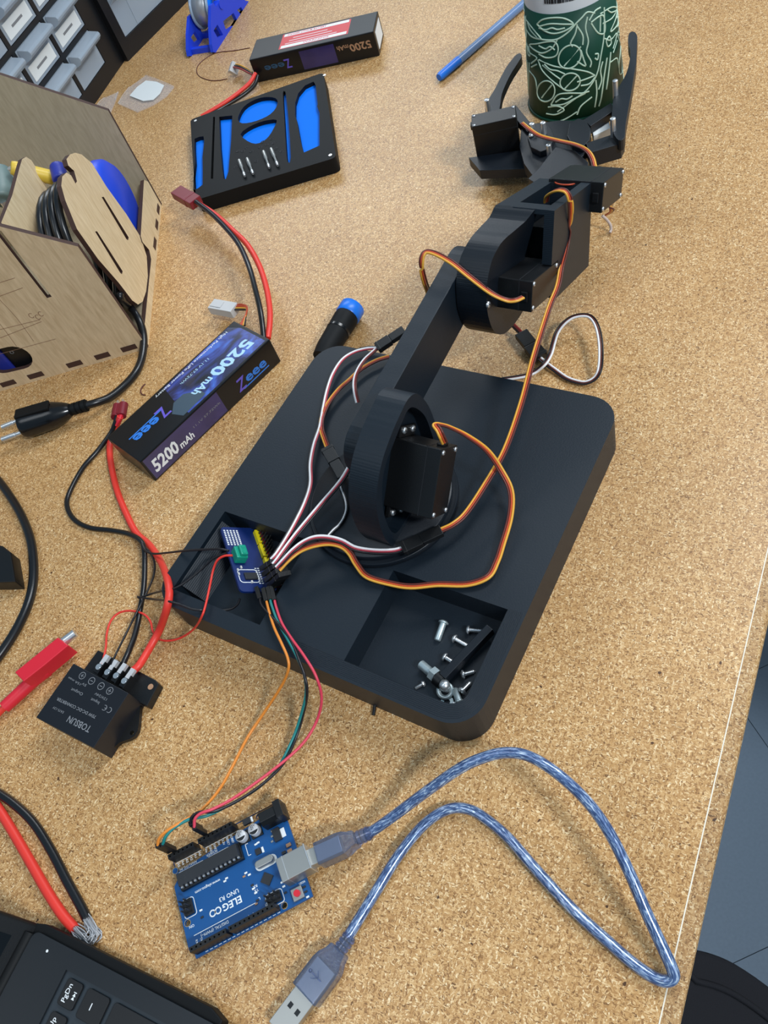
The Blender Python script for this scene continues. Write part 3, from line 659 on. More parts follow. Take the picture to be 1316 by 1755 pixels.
for y in (1423, 1432, 1441): smd(466, y+1, 1.4, 1, .6, M['dull_metal'], 'regulator_leg')
smd(422, 1407, 4.4, 3.2, 2, M['chipblack'], 'diode'); smd(431, 1404, 1.2, 3, .6, M['silk'], 'diode_leg')
smd(442, 1459, 3, 3, 1, M['chipblack']); smd(450, 1456, 1.2, 3, .4, M['silk']); smd(494, 1448, 2.6, 1.8, 1.0, M['tan']); smd(496, 1458, 2.6, 1.8, 1.0, M['tan']); smd(486, 1461, 2.2, 1.4, 1, M['chipblack'])
for px, py in ((421, 1496), (427, 1499), (418, 1502), (432, 1517), (434, 1523), (438, 1530), (441, 1543), (439, 1549), (483, 1512), (486, 1519), (489, 1530), (521, 1520), (524, 1528), (527, 1537), (438, 1447), (442, 1444), (346, 1572), (344, 1560), (385, 1510), (388, 1505)):
    smd(px, py, 1.6, .9, .5, random.choice((M['silk'], M['silk'], M['tan'], M['chipblack'])))
q = UT.inverted() @ V(509, 1531, ZT+2.2)
b = MB(UT); b.box(q.x-3, q.x+3, q.y-3, q.y+3, ZT, ZT+1.9); rb = b.build('reset_button', M['dull_metal'], uno, bevel=.25)
b = MB(UT); b.cyl((q.x, q.y, ZT+1.9), (q.x, q.y, ZT+3), 1.7); b.build('button_cap', M['red_clip'], rb)
for px, py in ((465, 1537), (317, 1553)):
    q = UT.inverted() @ V(px, py, ZT+5); rot = px < 400
    b = MB(UT); nx, ny = (2, 3) if rot else (3, 2)
    b.box(q.x-nx*1.27, q.x+nx*1.27, q.y-ny*1.27, q.y+ny*1.27, ZT, ZT+2.5); ic = b.build('pin_header', M['abs'], uno, bevel=.2)
    for i in range(nx):
        for j in range(ny):
            b = MB(UT); x = q.x+(i-(nx-1)/2)*2.54; y = q.y+(j-(ny-1)/2)*2.54; b.box(x-.32, x+.32, y-.32, y+.32, ZT+2.5, ZT+8.4); b.build('pin', M['chipblack'], ic)
    b = MB(UT); w2, h2 = nx*1.27+1, ny*1.27+1; b.prism(rrect(q.x-w2, q.y-h2, q.x+w2, q.y+h2, 1.5), ZT, ZT+.06, [rrect(q.x-w2+.35, q.y-h2+.35, q.x+w2-.35, q.y+h2-.35, 1.2)]); b.build('outline', M['silk'], uno)
def utext(body, x, y, size, rot=0.0, align='LEFT', bold=0.02, **k):      # x, y in board millimetres
    return text(body, size, UT @ Matrix.Translation((x, y, ZT+.04)) @ Matrix.Rotation(rot, 4, 'Z'), M['silk'], uno, 'silkscreen', align, bold, **k)
def uline(x0, y0, x1, y1, w=.35):
    b = MB(UT); b.box(min(x0, x1)-w/2*(x0 == x1), max(x0, x1)+w/2*(x0 == x1), min(y0, y1)-w/2*(y0 == y1), max(y0, y1)+w/2*(y0 == y1), ZT, ZT+.06); b.build('silkscreen_line', M['silk'], uno)
utext('ELEG', 35.2, 37.2, 5.0, 0, bold=.1); 
b = MB(UT); b.lathe([(1.15, 0), (1.85, 0), (1.85, .06), (1.15, .06)], 24, T=Matrix.Translation((48.9, 37.2, ZT)), closed=True); b.lathe([(1.15, 0), (1.85, 0), (1.85, .06), (1.15, .06)], 24, T=Matrix.Translation((52.0, 37.2, ZT)), closed=True); b.build('silkscreen', M['silk'], uno)
utext('UNO R3', 35.6, 32.8, 3.1, 0, bold=.03); utext('www.elegoo.com', 43.6, 23.4, 2.1, bold=.02)
utext('DIGITAL (PWM~)', 45, 44.6, 2.1); uline(29, 42.8, 64.3, 42.8)
utext('ANALOG IN', 53.2, 8.4, 1.9); uline(49.9, 9.7, 64.3, 9.7); utext('POWER', 41, 8.4, 1.9); uline(34.8, 9.7, 46.7, 9.7)
uline(26.6, 4.25, 47, 4.25, .3); uline(49.5, 4.25, 64.7, 4.25, .3)
for i, s_ in enumerate(('IOREF', 'RESET', '3.3V', '5V', 'GND', 'GND', 'Vin')): utext(s_, 29.3+2.54*i+2.3, 4.6, 1.7, math.pi/2)
for i in range(6): utext('A%d' % i, 50.8+2.54*i, 4.6, 1.9, math.pi/2)
for i, s_ in enumerate(('AREF', 'GND', '13', '12', '~11', '~10', '~9', '8')): utext(s_, 21.5+2.54*i, 48.9, 1.5, math.pi/2, 'RIGHT')
for i, s_ in enumerate(('7', '~6', '~5', '4', '~3', '2', 'TX>1', 'RX<0')): utext(s_, 45.8+2.54*i, 48.9, 1.6, math.pi/2, 'RIGHT')
for s_, px, py in (('TX', 443, 1524), ('RX', 441, 1517), ('L', 446, 1539), ('ON', 333, 1585)):
    q = UT.inverted() @ V(px, py, ZT); utext(s_, q.x, q.y, 1.9)
utext('RESET', 1.2, 44.8, 1.4); 
for i in range(17): uline(18.2+2.54*i, 52.65, 19.8+2.54*i, 52.65, .3)
uline(25.6, 13.0, 25.6, 19.2); uline(24, 13.0, 25.6, 13.0); uline(24, 19.2, 25.6, 19.2)

# ------------------------------------------------------------------ jumper wires between the two boards
def jumper(label, path, mat, cat='wire', r=.85, ends=True):
    P = pxpath(path); t = thing('jumper_wire', label, cat, Matrix.Translation(P[len(P)//2]), 'jumper wires between the boards')
    b = MB(); b.tube(P, r, 8, 6); b.build('wire', mat, t)
    if ends:
        d = P[0]; b = MB(); b.box(d.x-1.25, d.x+1.25, d.y-1.25, d.y+1.25, ZT+8.6, d.z+.4, ); b.build('plug', M['abs'], t, bevel=.25)
        e = P[-1]; v = (P[-1]-P[-2]).normalized(); T = frame(e-v*2, v, (0, 0, 1)); b = MB(T); b.box(0, 13.5, -1.25, 1.25, -1.25, 1.25); b.build('plug', M['abs'], t, bevel=.25)
    return t
jumper('orange jumper wire from the outer corner of the blue microcontroller board to the driver board', [(270, 1449, 27), (273, 1437, 29), (286, 1424, 30), (312, 1408, 28), (345, 1388, 22), (375, 1354, 14), (396, 1318, 8), (424, 1264, 5), (452, 1222, 8), (482, 1176, 20), (494, 1148, 30), (493, 1128, 34), (483, 1104, 36), (470, 1076, 36), (461, 1048, 34), (456, 1028, 30)], M['j_orange'])
jumper('teal jumper wire running beside the black one between the two boards', [(279, 1447, 27), (284, 1434, 29), (298, 1419, 29), (325, 1404, 27), (355, 1398, 24), (392, 1380, 18), (440, 1352, 11), (474, 1319, 8), (500, 1270, 8), (515, 1228, 14), (524, 1190, 26), (522, 1160, 33), (510, 1128, 35), (493, 1096, 36), (476, 1066, 35), (465, 1036, 32), (463, 1026, 30)], M['j_teal'])
jumper('pink red jumper wire swinging furthest right over the front of the base plate', [(333, 1418, 27), (334, 1404, 29), (344, 1394, 29), (366, 1386, 27), (400, 1368, 22), (446, 1336, 15), (492, 1300, 10), (524, 1268, 9), (544, 1232, 12), (551, 1195, 22), (541, 1158, 32), (521, 1124, 35), (500, 1095, 36), (483, 1068, 35), (473, 1040, 32), (470, 1026, 30)], M['j_pink'])
jumper('black jumper wire lying between the teal and pink ones', [(327, 1411, 26), (329, 1400, 28), (342, 1392, 28), (368, 1390, 26), (408, 1372, 20), (452, 1342, 13), (486, 1308, 9), (508, 1262, 8), (520, 1222, 14), (526, 1192, 26), (524, 1166, 33), (514, 1136, 35), (498, 1098, 36), (474, 1066, 36), (450, 1040, 32), (445, 1024, 28)], M['w_black'])

# ------------------------------------------------------------------ text laid between two points
def fit_text(body, P0, P1, n, size, mat, parent, name='lettering', lift=.05, bold=0.0, shear=0.0):
    """text whose left edge is P0 and right edge P1 on a surface with normal n"""
    P0, P1, n = Vector(P0), Vector(P1), Vector(n).normalized()
    cu = bpy.data.curves.new('t', 'FONT'); cu.body = body; cu.size = size*S; cu.align_y = 'CENTER'; cu.offset = bold*S; cu.shear = shear; cu.extrude = .02*S; cu.resolution_u = 2
    ob = bpy.data.objects.new('t', cu); COL.objects.link(ob)
    dg = bpy.context.evaluated_depsgraph_get(); ev = ob.evaluated_get(dg); me0 = ev.to_mesh()
    xs = [v.co.x/S for v in me0.vertices]; x0, x1 = min(xs), max(xs); L_ = (P1-P0).length
    b = MB(frame(P0+n*lift, P1-P0, n)); b.add([((v.co.x/S-x0)*L_/(x1-x0), v.co.y/S, v.co.z/S) for v in me0.vertices], [list(p.vertices) for p in me0.polygons])
    ev.to_mesh_clear(); bpy.data.objects.remove(ob); bpy.data.curves.remove(cu)
    return b.build(name, mat, parent)
UPZ = (0, 0, 1)

# ------------------------------------------------------------------ blue USB cable
uc = thing('usb_cable', 'translucent blue braided USB cable looping on the table at lower right', 'cable', Matrix.Translation(V(870, 1440, 3)))
pth = [(626, 1430, 11.5), (640, 1423, 12), (682, 1393, 17), (730, 1357, 24), (788, 1317, 33), (830, 1298, 37), (868, 1290, 38), (906, 1296, 38), (950, 1322, 37), (1000, 1367, 33), (1040, 1420, 28), (1076, 1490, 22), (1106, 1560, 16), (1136, 1625, 10), (1151, 1658, 7), (1154, 1674, 5), (1143, 1681, 3.6), (1122, 1676, 3), (1086, 1652, 3), (1040, 1612, 3), (980, 1557, 3), (920, 1492, 3), (870, 1435, 3), (832, 1403, 3), (806, 1388, 3), (776, 1385, 3.4), (746, 1398, 4), (716, 1424, 4.4), (680, 1470, 4.5), (646, 1525, 4.5), (612, 1580, 4.5), (596, 1606, 4.6)]
b = MB(); b.at = []; b.tube(pxpath(pth), 2.75, 14, 6, cap=False); b.build('cable', M['braid'], uc)
def usb_plug(p_back, p_body, p_tip, wb, hb, ws, hs, name, z0, z1):
    A_, B_, T_ = V(*p_back, z0), V(*p_body, z1), V(*p_tip, z1); T = frame(A_, B_-A_, UPZ); n = (B_-A_).length; m = n+(T_-B_).length
    b = MB(T); sh = [(0, wb*.3), (n*.14, wb*.34), (n*.28, wb*.46), (n*.42, wb*.5), (n, wb*.5)]
    b.prism([(x, -y) for x, y in sh]+[(x, y) for x, y in sh[::-1]], -hb/2, hb/2); o = b.build(name, M['usb_blue'], uc, bevel=.9)
    b = MB(T)
    for i in range(3): b.cyl((-7+i*2.4, 0, 0), (-5.4+i*2.4, 0, 0), 3.7, n=16)
    b.cyl((-8, 0, 0), (1, 0, 0), 3.2, n=16); b.build('strain_relief', M['usb_blue'], o)
    b = MB(T); b.box(n*.36, m, -ws/2, ws/2, -hs/2, hs/2); b.build('shell', M['dull_metal'], o, bevel=.3)
    return o, T, n, m
ub, T, n, m = usb_plug((612, 1437), (546, 1467), (524, 1477), 11.5, 10.5, 8.2, 7.4, 'square_plug', 12, 11)
ua, T, n, m = usb_plug((583, 1627), (524, 1706), (478, 1768), 15.5, 8.4, 12.1, 4.6, 'flat_plug', 4.7, 4.7)
for y in (-2.4, 2.4):
    b = MB(T); b.box(n+6, n+8.6, y-1.1, y+1.1, 2.25, 2.34); b.build('latch_hole', M['ink'], ua)
b = MB(T); b.tube([(n*.62, -3.6, 4.25), (n*.62, 3.2, 4.25)], .3, 6, 1); b.tube([(n*.52, -1, 4.25), (n*.57, .2, 4.25), (n*.62, 1.2, 4.25)], .25, 6, 2); b.tube([(n*.7, -2, 4.25), (n*.67, -.6, 4.25), (n*.62, .4, 4.25)], .25, 6, 2); b.lathe([(0, 0), (.9, 0), (.9, .3), (0, .3)], 12, T=Matrix.Translation((n*.62, -4, 4.1))); b.build('trident_mark', M['usb_blue'], ua)

# ------------------------------------------------------------------ black converter module
TL, BLc, BRc, TR = V(126, 1137, 20.3), V(61.7, 1229.6, 20.3), V(160.3, 1282, 20.3), V(220.5, 1187.8, 20.3)
cv = thing('voltage_converter', 'black potted voltage converter block with printed lettering at far left of the table', 'converter', Matrix.Translation(((TL+BRc)/2).to_2d().to_3d()))
P2 = [(p.x, p.y) for p in (TL, BLc, BRc, TR)]
b = MB(); b.prism(P2, 0, 20.3); b.build('body', pm('converter_case', (15, 17, 24), .42), cv, bevel=.35, weld=True)
zz = 6.5
sh = [V(*p, zz) for p in ((168, 1114), (140, 1152), (225, 1199), (252, 1210), (272, 1172), (266, 1165))]
b = MB(); b.prism([(p.x, p.y) for p in sh], 0, zz); b.build('terminal_shelf', M['abs'], cv, bevel=.5, weld=True)
sh = [V(*p, 4) for p in ((243, 1196), (240, 1216), (238, 1240), (236, 1252), (230, 1262), (221, 1267), (206, 1272), (194, 1282), (205, 1240))]
b = MB(); q = V(226, 1256, 4); b.prism([(p.x, p.y) for p in sh], 1, 4, [ngon(q.x, q.y, 1.4, 12)]); b.build('mounting_ear', M['abs'], cv, weld=True)
b = MB(); b.prism(ngon(q.x, q.y, 1.35, 12), .9, 1.2); b.build('ear_hole', M['gold'], cv)
q = V(258, 1177, 6.6); b = MB(); b.cyl((q.x, q.y, 6.5), (q.x, q.y, 6.7), 1.9, n=14); b.build('ear_hole', M['tan'], cv)
xdir = (TL-TR).normalized(); ydir = Vector((0, 0, 1)).cross(xdir)
for k, (px, py) in enumerate(((169, 1143), (184, 1152), (199, 1158), (213, 1167))):
    q = V(px, py, 13); T = Matrix(((xdir.x, ydir.x, 0, q.x), (xdir.y, ydir.y, 0, q.y), (0, 0, 1, 0), (0, 0, 0, 1)))
    b = MB(T); b.box(-2.5, 2.5, -4.5, 4.0, 6.5, 12.4); tb_ = b.build('terminal', M['abs'], cv, bevel=.3)
    b = MB(T); b.cyl((0, 0, 12.4), (0, 0, 13.4), 2.0, n=14); b.box(-1.6, 1.6, -.25, .25, 13.3, 13.55); b.build('terminal_screw', M['steel'], tb_)
    b = MB(T); b.box(-1.7, 1.7, -9, -2.2, 10.2, 12.6); b.build('wire_clamp', M['can'], tb_)
    b = MB(T); b.box(-3.5, -2.9, -4.5, 4.5, 6.5, 14.2); b.build('barrier', M['abs'], tb_)
Z2 = 20.35
def ctext(body, p0, p1, size, **k): fit_text(body, V(*p0, Z2), V(*p1, Z2), UPZ, size, M['silk_grey'], cv, **k)
ctext('TOBSUN', (155, 1250), (117, 1231), 5.6, bold=.05); ctext('75W DC-DC CONVERTER', (164, 1229), (98, 1197), 2.6, bold=.03)
ctext('EA75-12V', (109, 1221), (91, 1212), 2.0); ctext('Output', (142, 1190), (122, 1181), 2.6); ctext('Input', (170, 1205), (156, 1198), 2.6)
ctext('12V/24V', (183, 1199), (163, 1188), 2.2); ctext('5V', (148, 1175), (141, 1171), 2.2); ctext('15A max', (138, 1173), (117, 1161), 2.0)
for k, (px, py) in enumerate(((141, 1158), (157, 1167), (173, 1176), (188, 1184))):
    q = V(px, py, Z2); b = MB(Matrix.Translation((q.x, q.y, Z2))); b.lathe([(2.0, 0), (2.4, 0), (2.4, .05), (2.0, .05)], 20, closed=True)
    T = frame(q, xdir, UPZ); b.T = T; b.box(-1.1, 1.1, -.2, .2, 0, .06)
    if k in (0, 3): b.box(-.2, .2, -1.1, 1.1, 0, .06)
    b.build('polarity_symbol', M['silk_grey'], cv)
for px, py in ((187, 1217), (179, 1213)):
    q = V(px, py, Z2); T = frame(q, xdir, UPZ); b = MB(T); b.tube([(1.6*math.cos(math.radians(a)), 1.6*math.sin(math.radians(a)), 0) for a in range(60, 301, 30)], .22, 5, 1); 
    if px < 185: b.box(-1.5, -.1, -.2, .2, 0, .1)
    b.build('approval_mark', M['silk_grey'], cv)

# ------------------------------------------------------------------ lithium battery packs
def battery(T, Ln, Wd, Ht, label):
    t = thing('battery_pack', label, 'battery', T @ Matrix.Translation((Ln/2, -Wd/2, 0)))
    b = MB(T); b.box(0, Ln, -Wd, 0, 0, Ht); b.build('case', M['bat_black'], t, bevel=1.0)
    return t
BT = yaw((-166.398, 484.248, 0), .47644); LN, WD, HT = 138, 45.4, 24.5
b1 = battery(BT, LN, WD, HT, 'black and blue battery pack lying beside the arm base, below the wooden box')
b = MB(BT); b.prism([(52, -WD+2.5), (52, -WD+16), (58, -3), (130, -1.5), (LN-3, -12), (LN-3, -WD+2.5)], HT, HT+.06); b.build('top_print', M['bat_art'], b1)
b = MB(BT); b.box(2, 78, -WD-.06, -WD, 1.5, HT-1.5); b.build('side_print', M['bat_art2'], b1)
b = MB(BT); b.prism([(72, -WD+12), (72, -WD+5), (48, -WD+4), (44, -WD+14), (52, -WD+22), (62, -WD+22)], HT+.06, HT+.1); b.build('grey_patch', pm('grey_blue_print', (62, 80, 94), .35), b1)
b = MB(BT); b.box(4, 40, -WD+3, -WD+9, HT, HT+.05); b.build('data_print', M['silk_grey'], b1) if 0 else None
def btop(x, y): return BT @ Vector((x, y, HT+.1))
def bside(x, z): return BT @ Vector((x, -WD-.08, z))
NS = BT.to_3x3() @ Vector((0, -1, 0))
fit_text('5200', btop(129, -WD+15), btop(88, -WD+15), UPZ, 15, M['pale_blue'], b1, bold=.5, shear=-.15); fit_text('mAh', btop(86, -WD+13.5), btop(66, -WD+13.5), UPZ, 10, M['pale_blue'], b1, bold=.25, shear=-.15)
fit_text('Z', btop(46, -WD+23), btop(36, -WD+23), UPZ, 17, M['violet'], b1, bold=.2, shear=-.2); fit_text('eee', btop(36, -WD+21), btop(11, -WD+21), UPZ, 13, M['blue_line'], b1, bold=.35)
b = MB(BT); b.box(9, 42, -WD+25.6, -WD+26.6, HT, HT+.09); b.build('logo_bar', M['blue_line'], b1)
fit_text('High Performance LiPo Power Battery', btop(126, -4.6), btop(48, -4.6), UPZ, 3.6, M['silk'], b1); fit_text('11.1V 57.72Wh', btop(98, -13), btop(68, -13), UPZ, 3.4, M['pale_blue'], b1)
fit_text('5200', bside(5, 11), bside(30, 11), NS, 16, M['silk'], b1, bold=.5, shear=.15); fit_text('mAh', bside(31, 8.5), bside(45, 8.5), NS, 9, M['silk'], b1, bold=.2, shear=.15)
fit_text('Z', bside(94, 11), bside(104, 11), NS, 16, M['violet'], b1, bold=.2, shear=.2); fit_text('eee', bside(104, 12), bside(126, 12), NS, 12, M['blue_line'], b1, bold=.3)
b = MB(BT); b.box(99, 127, -WD-.1, -WD, 5.4, 6.4); b.build('logo_bar', M['blue_line'], b1)
fit_text('11.1V 57.72Wh', bside(48, 13), bside(76, 13), NS, 2.8, M['silk_grey'], b1)
def wire(parent, path, r, mat, name='lead', n=10):
    b = MB(); b.tube(pxpath(path), r, n, 6); return b.build(name, mat, parent)
wire(b1, [(452, 582, 19), (450, 560, 22), (446, 532, 27), (438, 498, 31), (427, 458, 33), (410, 420, 31), (388, 392, 29), (362, 366, 27), (336, 346, 26)], 2.3, M['cable_black'], 'black_lead')
wire(b1, [(459, 580, 17), (462, 556, 19), (462, 528, 21), (456, 492, 23), (444, 455, 25), (424, 420, 26), (398, 394, 26), (368, 367, 24), (330, 343, 24)], 2.5, M['red'], 'red_lead')
p0, p1 = V(338, 349, 23), V(304, 330, 23); T = frame(p0, p1-p0, UPZ); n = (p1-p0).length
b = MB(T); b.box(1, n, -6.5, 6.5, -3.6, 4.2); b.box(n*.3, n*.42, -6.8, 6.8, -3.8, 4.4); b.build('plug', M['red_plug'], b1, bevel=.6)
p0, p1 = V(403, 531, 12), V(364, 524, 12); T = frame(p0, p1-p0, UPZ); n = (p1-p0).length
b = MB(T); b.box(0, n, -5.5, 5.5, -4.5, 3); b.box(n*.5, n-1, -3.5, 3.5, 3, 3.6); bc = b.build('balance_plug', M['nylon'], b1, bevel=.5)
for k, (m_, off) in enumerate(((M['w_orange'], 0), (M['w_orange'], 2), (M['w_yellow'], 4), (M['w_black'], 6))):
    b = MB(); b.tube(pxpath([(401, 523+off*1.3, 12), (414, 522+off*1.5, 15), (423, 526+off, 17), (421, 540+off*.5, 20), (411+off*1.4, 558, 21)]), .8, 6, 6); b.build('balance_wire', m_, b1)
b = MB(BT); b.box(LN-.3, LN+.4, -WD+4, -WD+12, 8, 20); b.build('lead_exit', M['red_plug'], b1, bevel=.3)

c1, c2 = V(426.5, 103, 26), V(640, 54, 26); ax = (c2-c1); BT2 = frame(Vector((c1.x, c1.y, 0)), Vector((ax.x, ax.y, 0)), UPZ); L2 = ax.length
b2 = thing('battery_pack', 'second battery pack with a red label, lying beyond the tool kit tray', 'battery', BT2 @ Matrix.Translation((L2/2, 22, 0)))
b = MB(BT2); b.box(0, L2, 0, 44, 0, 26); b.build('case', M['bat_black'], b2, bevel=1.0)
b = MB(BT2); b.box(34, L2-30, 8, 40, 26, 26.08); b.build('warning_label', M['label_red'], b2)
for y in (9, 34):
    b = MB(BT2); b.box(36, L2-32, y, y+5.5, 26.08, 26.14); b.build('label_stripe', M['silk'], b2)
T2 = lambda x, y: BT2 @ Vector((x, y, 26.16))
fit_text('DANGER LITHIUM BATTERY', T2(40, 36.8), T2(86, 36.8), UPZ, 4.4, M['label_red'], b2, bold=.08); fit_text('WARNING', T2(62, 11.8), T2(92, 11.8), UPZ, 4, M['label_red'], b2, bold=.05)
for i in range(3):
    b = MB(BT2); b.box(40+i*4, L2-44-i*6, 17+i*5.2, 18+i*5.2, 26.08, 26.13); b.build('small_print', M['silk'], b2)
F2 = lambda x, z: BT2 @ Vector((x, -.1, z)); N2 = BT2.to_3x3() @ Vector((0, -1, 0))
b = MB(BT2); b.box(58, 98, -.06, 0, 3, 23); b.build('side_print', M['bat_art2'], b2)
fit_text('5200', F2(L2-6, 15), F2(L2-30, 15), N2, 11, M['tan'], b2, bold=.3, shear=-.15); fit_text('mAh', F2(L2-31, 17), F2(L2-44, 17), N2, 7, M['tan'], b2, bold=.1)
fit_text('Z', F2(46, 14), F2(38, 14), N2, 14, M['violet'], b2, bold=.15, shear=-.2); fit_text('eee', F2(38, 13), F2(14, 13), N2, 10, pm('dim_blue_print', (36, 78, 110), .4), b2, bold=.2)
b = MB(BT2); b.box(L2-.1, L2+.3, 6, 38, 4, 22); b.build('end_label', M['silk'], b2)
wire(b2, [(438, 126, 12), (428, 142, 9), (410, 158, 7), (388, 174, 6), (362, 190, 5), (345, 200, 4)], 2.3, M['red'], 'red_lead')
wire(b2, [(442, 130, 10), (436, 146, 6), (418, 162, 4), (392, 178, 3), (362, 195, 3), (342, 205, 3)], 2.2, M['cable_black'], 'black_lead')
p0, p1 = V(403, 112, 10), V(398, 128, 5); b = MB(frame(p0, p1-p0, (1, -1, 1))); b.box(-2, 10, -5, 5, -3, 3); b.build('balance_plug', M['nylon'], b2, bevel=.5)
for k, m_ in enumerate((M['w_yellow'], M['w_black'], M['w_red'])):
    b = MB(); b.tube(pxpath([(400, 109+k*3, 11), (412, 112+k*3, 13), (424, 118+k*3, 12), (432, 124+k*2, 11)]), 1.0, 6, 5); b.build('balance_wire', m_, b2)

# ------------------------------------------------------------------ power leads and hookup wires at the left
pl = thing('power_lead', 'pair of thick red and black wires with a dark red plug, running to the converter', 'cable', Matrix.Translation(V(210, 880, 2)))
wire(pl, [(201, 712, 17), (197, 726, 13), (190, 742, 8), (168, 772, 3), (142, 802, 2.2), (120, 842, 2.2), (115, 866, 2.2), (126, 889, 2.2), (152, 904, 2.2), (190, 909, 2.4), (220, 915, 5), (240, 926, 8), (247, 942, 9), (248, 975, 7), (246, 1010, 5.5), (240, 1045, 5), (236, 1068, 5), (229, 1095, 7), (219, 1120, 10), (211, 1138, 11)], 1.9, M['cable_black'], 'black_lead')
wire(pl, [(206, 714, 17), (199, 730, 10), (190, 752, 4), (188, 775, 2.6), (192, 805, 2.6), (202, 845, 2.6), (218, 884, 2.6), (234, 914, 2.8), (256, 934, 5), (275, 962, 14), (286, 990, 28), (290, 1015, 33), (286, 1042, 30), (274, 1078, 12), (258, 1108, 8), (240, 1138, 10), (228, 1150, 10)], 2.5, M['red'], 'red_lead')
p0, p1 = V(203, 716, 16), V(207, 694, 16); T = frame(p0, p1-p0, UPZ); n = (p1-p0).length
b = MB(T); b.cyl((1, -2.6, 0), (n, -2.6, 0), 3.6, n=16); b.cyl((1, 2.8, 0), (n, 2.8, 0), 3.6, n=16); b.box(2, n-1, -3, 3, -3.2, 3.2); b.build('plug', M['red_plug'], pl)
for y in (-2.2, 2.2):
    b = MB(T); b.box(n-1, n+4, y-.5, y+.5, -2, 2); b.build('blade', M['steel'], pl)
b = MB(); b.tube(pxpath([(209, 708, 16.5), (205, 718, 16), (199, 730, 13)]), [2.2, 1.8, 1.0], 8, 4); b.build('red_sleeve', M['red_clip'], pl)
def hookup(label, path, mat, r=.75): 
    P = pxpath(path); t = thing('hookup_wire', label, 'wire', Matrix.Translation(P[0]), 'thin wires at the converter')
    b = MB(); b.tube(P, r, 7, 6); b.build('wire', mat, t); return t
hookup('thin black wire reaching the rear side of the green terminal from the thick black lead', [(243, 931, 12), (250, 944, 13), (264, 949, 15), (290, 947, 24), (315, 944, 32), (345, 942, 38), (375, 941, 42), (392, 944, 42)], M['w_black'])
hookup('thin black wire dipping under the driver board from the crossing at the base corner', [(238, 1025, 9), (262, 1017, 14), (284, 1011, 30), (300, 1008, 33), (320, 996, 33), (345, 976, 34), (366, 957, 38), (388, 948, 40)], M['w_black'])
hookup('thin black wire crossing the front left corner of the base into the pocket', [(236, 1023, 9), (262, 1027, 14), (286, 1030, 33), (305, 1035, 33), (330, 1044, 32), (348, 1046, 30), (372, 1047, 22), (395, 1044, 19), (407, 1036, 20), (411, 1026, 22)], M['w_black'])
hookup('thin black wire curving beside the thick black lead down to the converter', [(246, 937, 12), (258, 948, 10), (265, 966, 7), (263, 988, 5), (253, 1012, 8), (243, 1032, 9), (228, 1062, 7), (212, 1094, 9), (199, 1120, 12), (191, 1140, 12)], M['w_black'])
hookup('thin red wire from the green terminal, looping over the base edge to the converter', [(398, 952, 42), (384, 953, 42), (372, 961, 40), (365, 978, 36), (360, 1002, 33), (353, 1034, 33), (346, 1056, 32), (333, 1077, 16), (312, 1092, 6), (290, 1098, 3), (272, 1095, 3), (262, 1082, 5), (258, 1066, 6), (247, 1053, 7), (226, 1047, 5), (205, 1050, 4), (190, 1064, 4), (183, 1086, 5), (181, 1112, 9), (175, 1138, 12)], M['red'])
for lab, path, m_, r, tip in (('thick red wire with a bare stranded end beside the laptop corner', [(-14, 1368, 3), (14, 1412, 3), (48, 1470, 3), (80, 1526, 3), (106, 1566, 3), (128, 1592, 3)], M['red'], 2.9, [(127, 1591, 3), (138, 1602, 3), (146, 1610, 2.5), (150, 1614, 2)]),
                              ('thick black wire with a bare stranded end beside the red one', [(-14, 1352, 3), (24, 1378, 3), (58, 1411, 3), (88, 1458, 3), (114, 1508, 3), (138, 1552, 3), (149, 1574, 3)], M['cable_black'], 2.7, [(149, 1573, 3), (156, 1585, 3), (165, 1598, 2.6), (158, 1611, 2.4)])):
    t = thing('stripped_wire', lab, 'wire', Matrix.Translation(V(*path[3])), 'stripped wires by the laptop')
    wire(t, path, r, m_, 'insulation', 12)
    random.seed(len(lab)); b = MB(); P = pxpath(tip)
    for i in range(34):
        o = Vector((random.uniform(-2.1, 2.1), random.uniform(-2.1, 2.1), random.uniform(-1.3, 1.6)))
        b.tube([p+o*(1 if j == 0 else random.uniform(.5, 1.7)) for j, p in enumerate(P)], .36, 5, 4)
    b.build('bare_strands', M['solder'], t, kind='stuff')

# red alligator clip with banana tip
cl = thing('test_clip', 'red plastic test clip with a silver tip lying left of the converter', 'clip', Matrix.Translation(V(60, 1145, 0)))
zt = 15
pts = [V(*p, zt) for p in ((25, 1152), (99, 1092), (117, 1106), (76, 1140), (40, 1168))]
b = MB(); b.prism([(p.x, p.y) for p in pts], 3.5, zt); b.build('upper_jaw', M['red_clip'], cl, bevel=.7, weld=True)
b = MB(); b.tube(pxpath([(82, 1148, 5), (60, 1164, 5), (34, 1188, 5), (8, 1212, 5)]), [4.5, 4.6, 4.4, 4.2], 14, 5); b.build('sleeve', M['red_clip'], cl)
wire(cl, [(12, 1208, 5), (-6, 1226, 4), (-24, 1246, 3)], 2.2, M['red'], 'wire')
b = MB(); b.cyl(V(104, 1104, 10), V(129, 1085, 10), 3.0, n=18); b.build('tip', M['steel'], cl)

# mains cords
mc = thing('mains_cord', 'black mains cord coming out of the wooden box, ending in a two pin plug', 'cable', Matrix.Translation(V(90, 720, 0)))
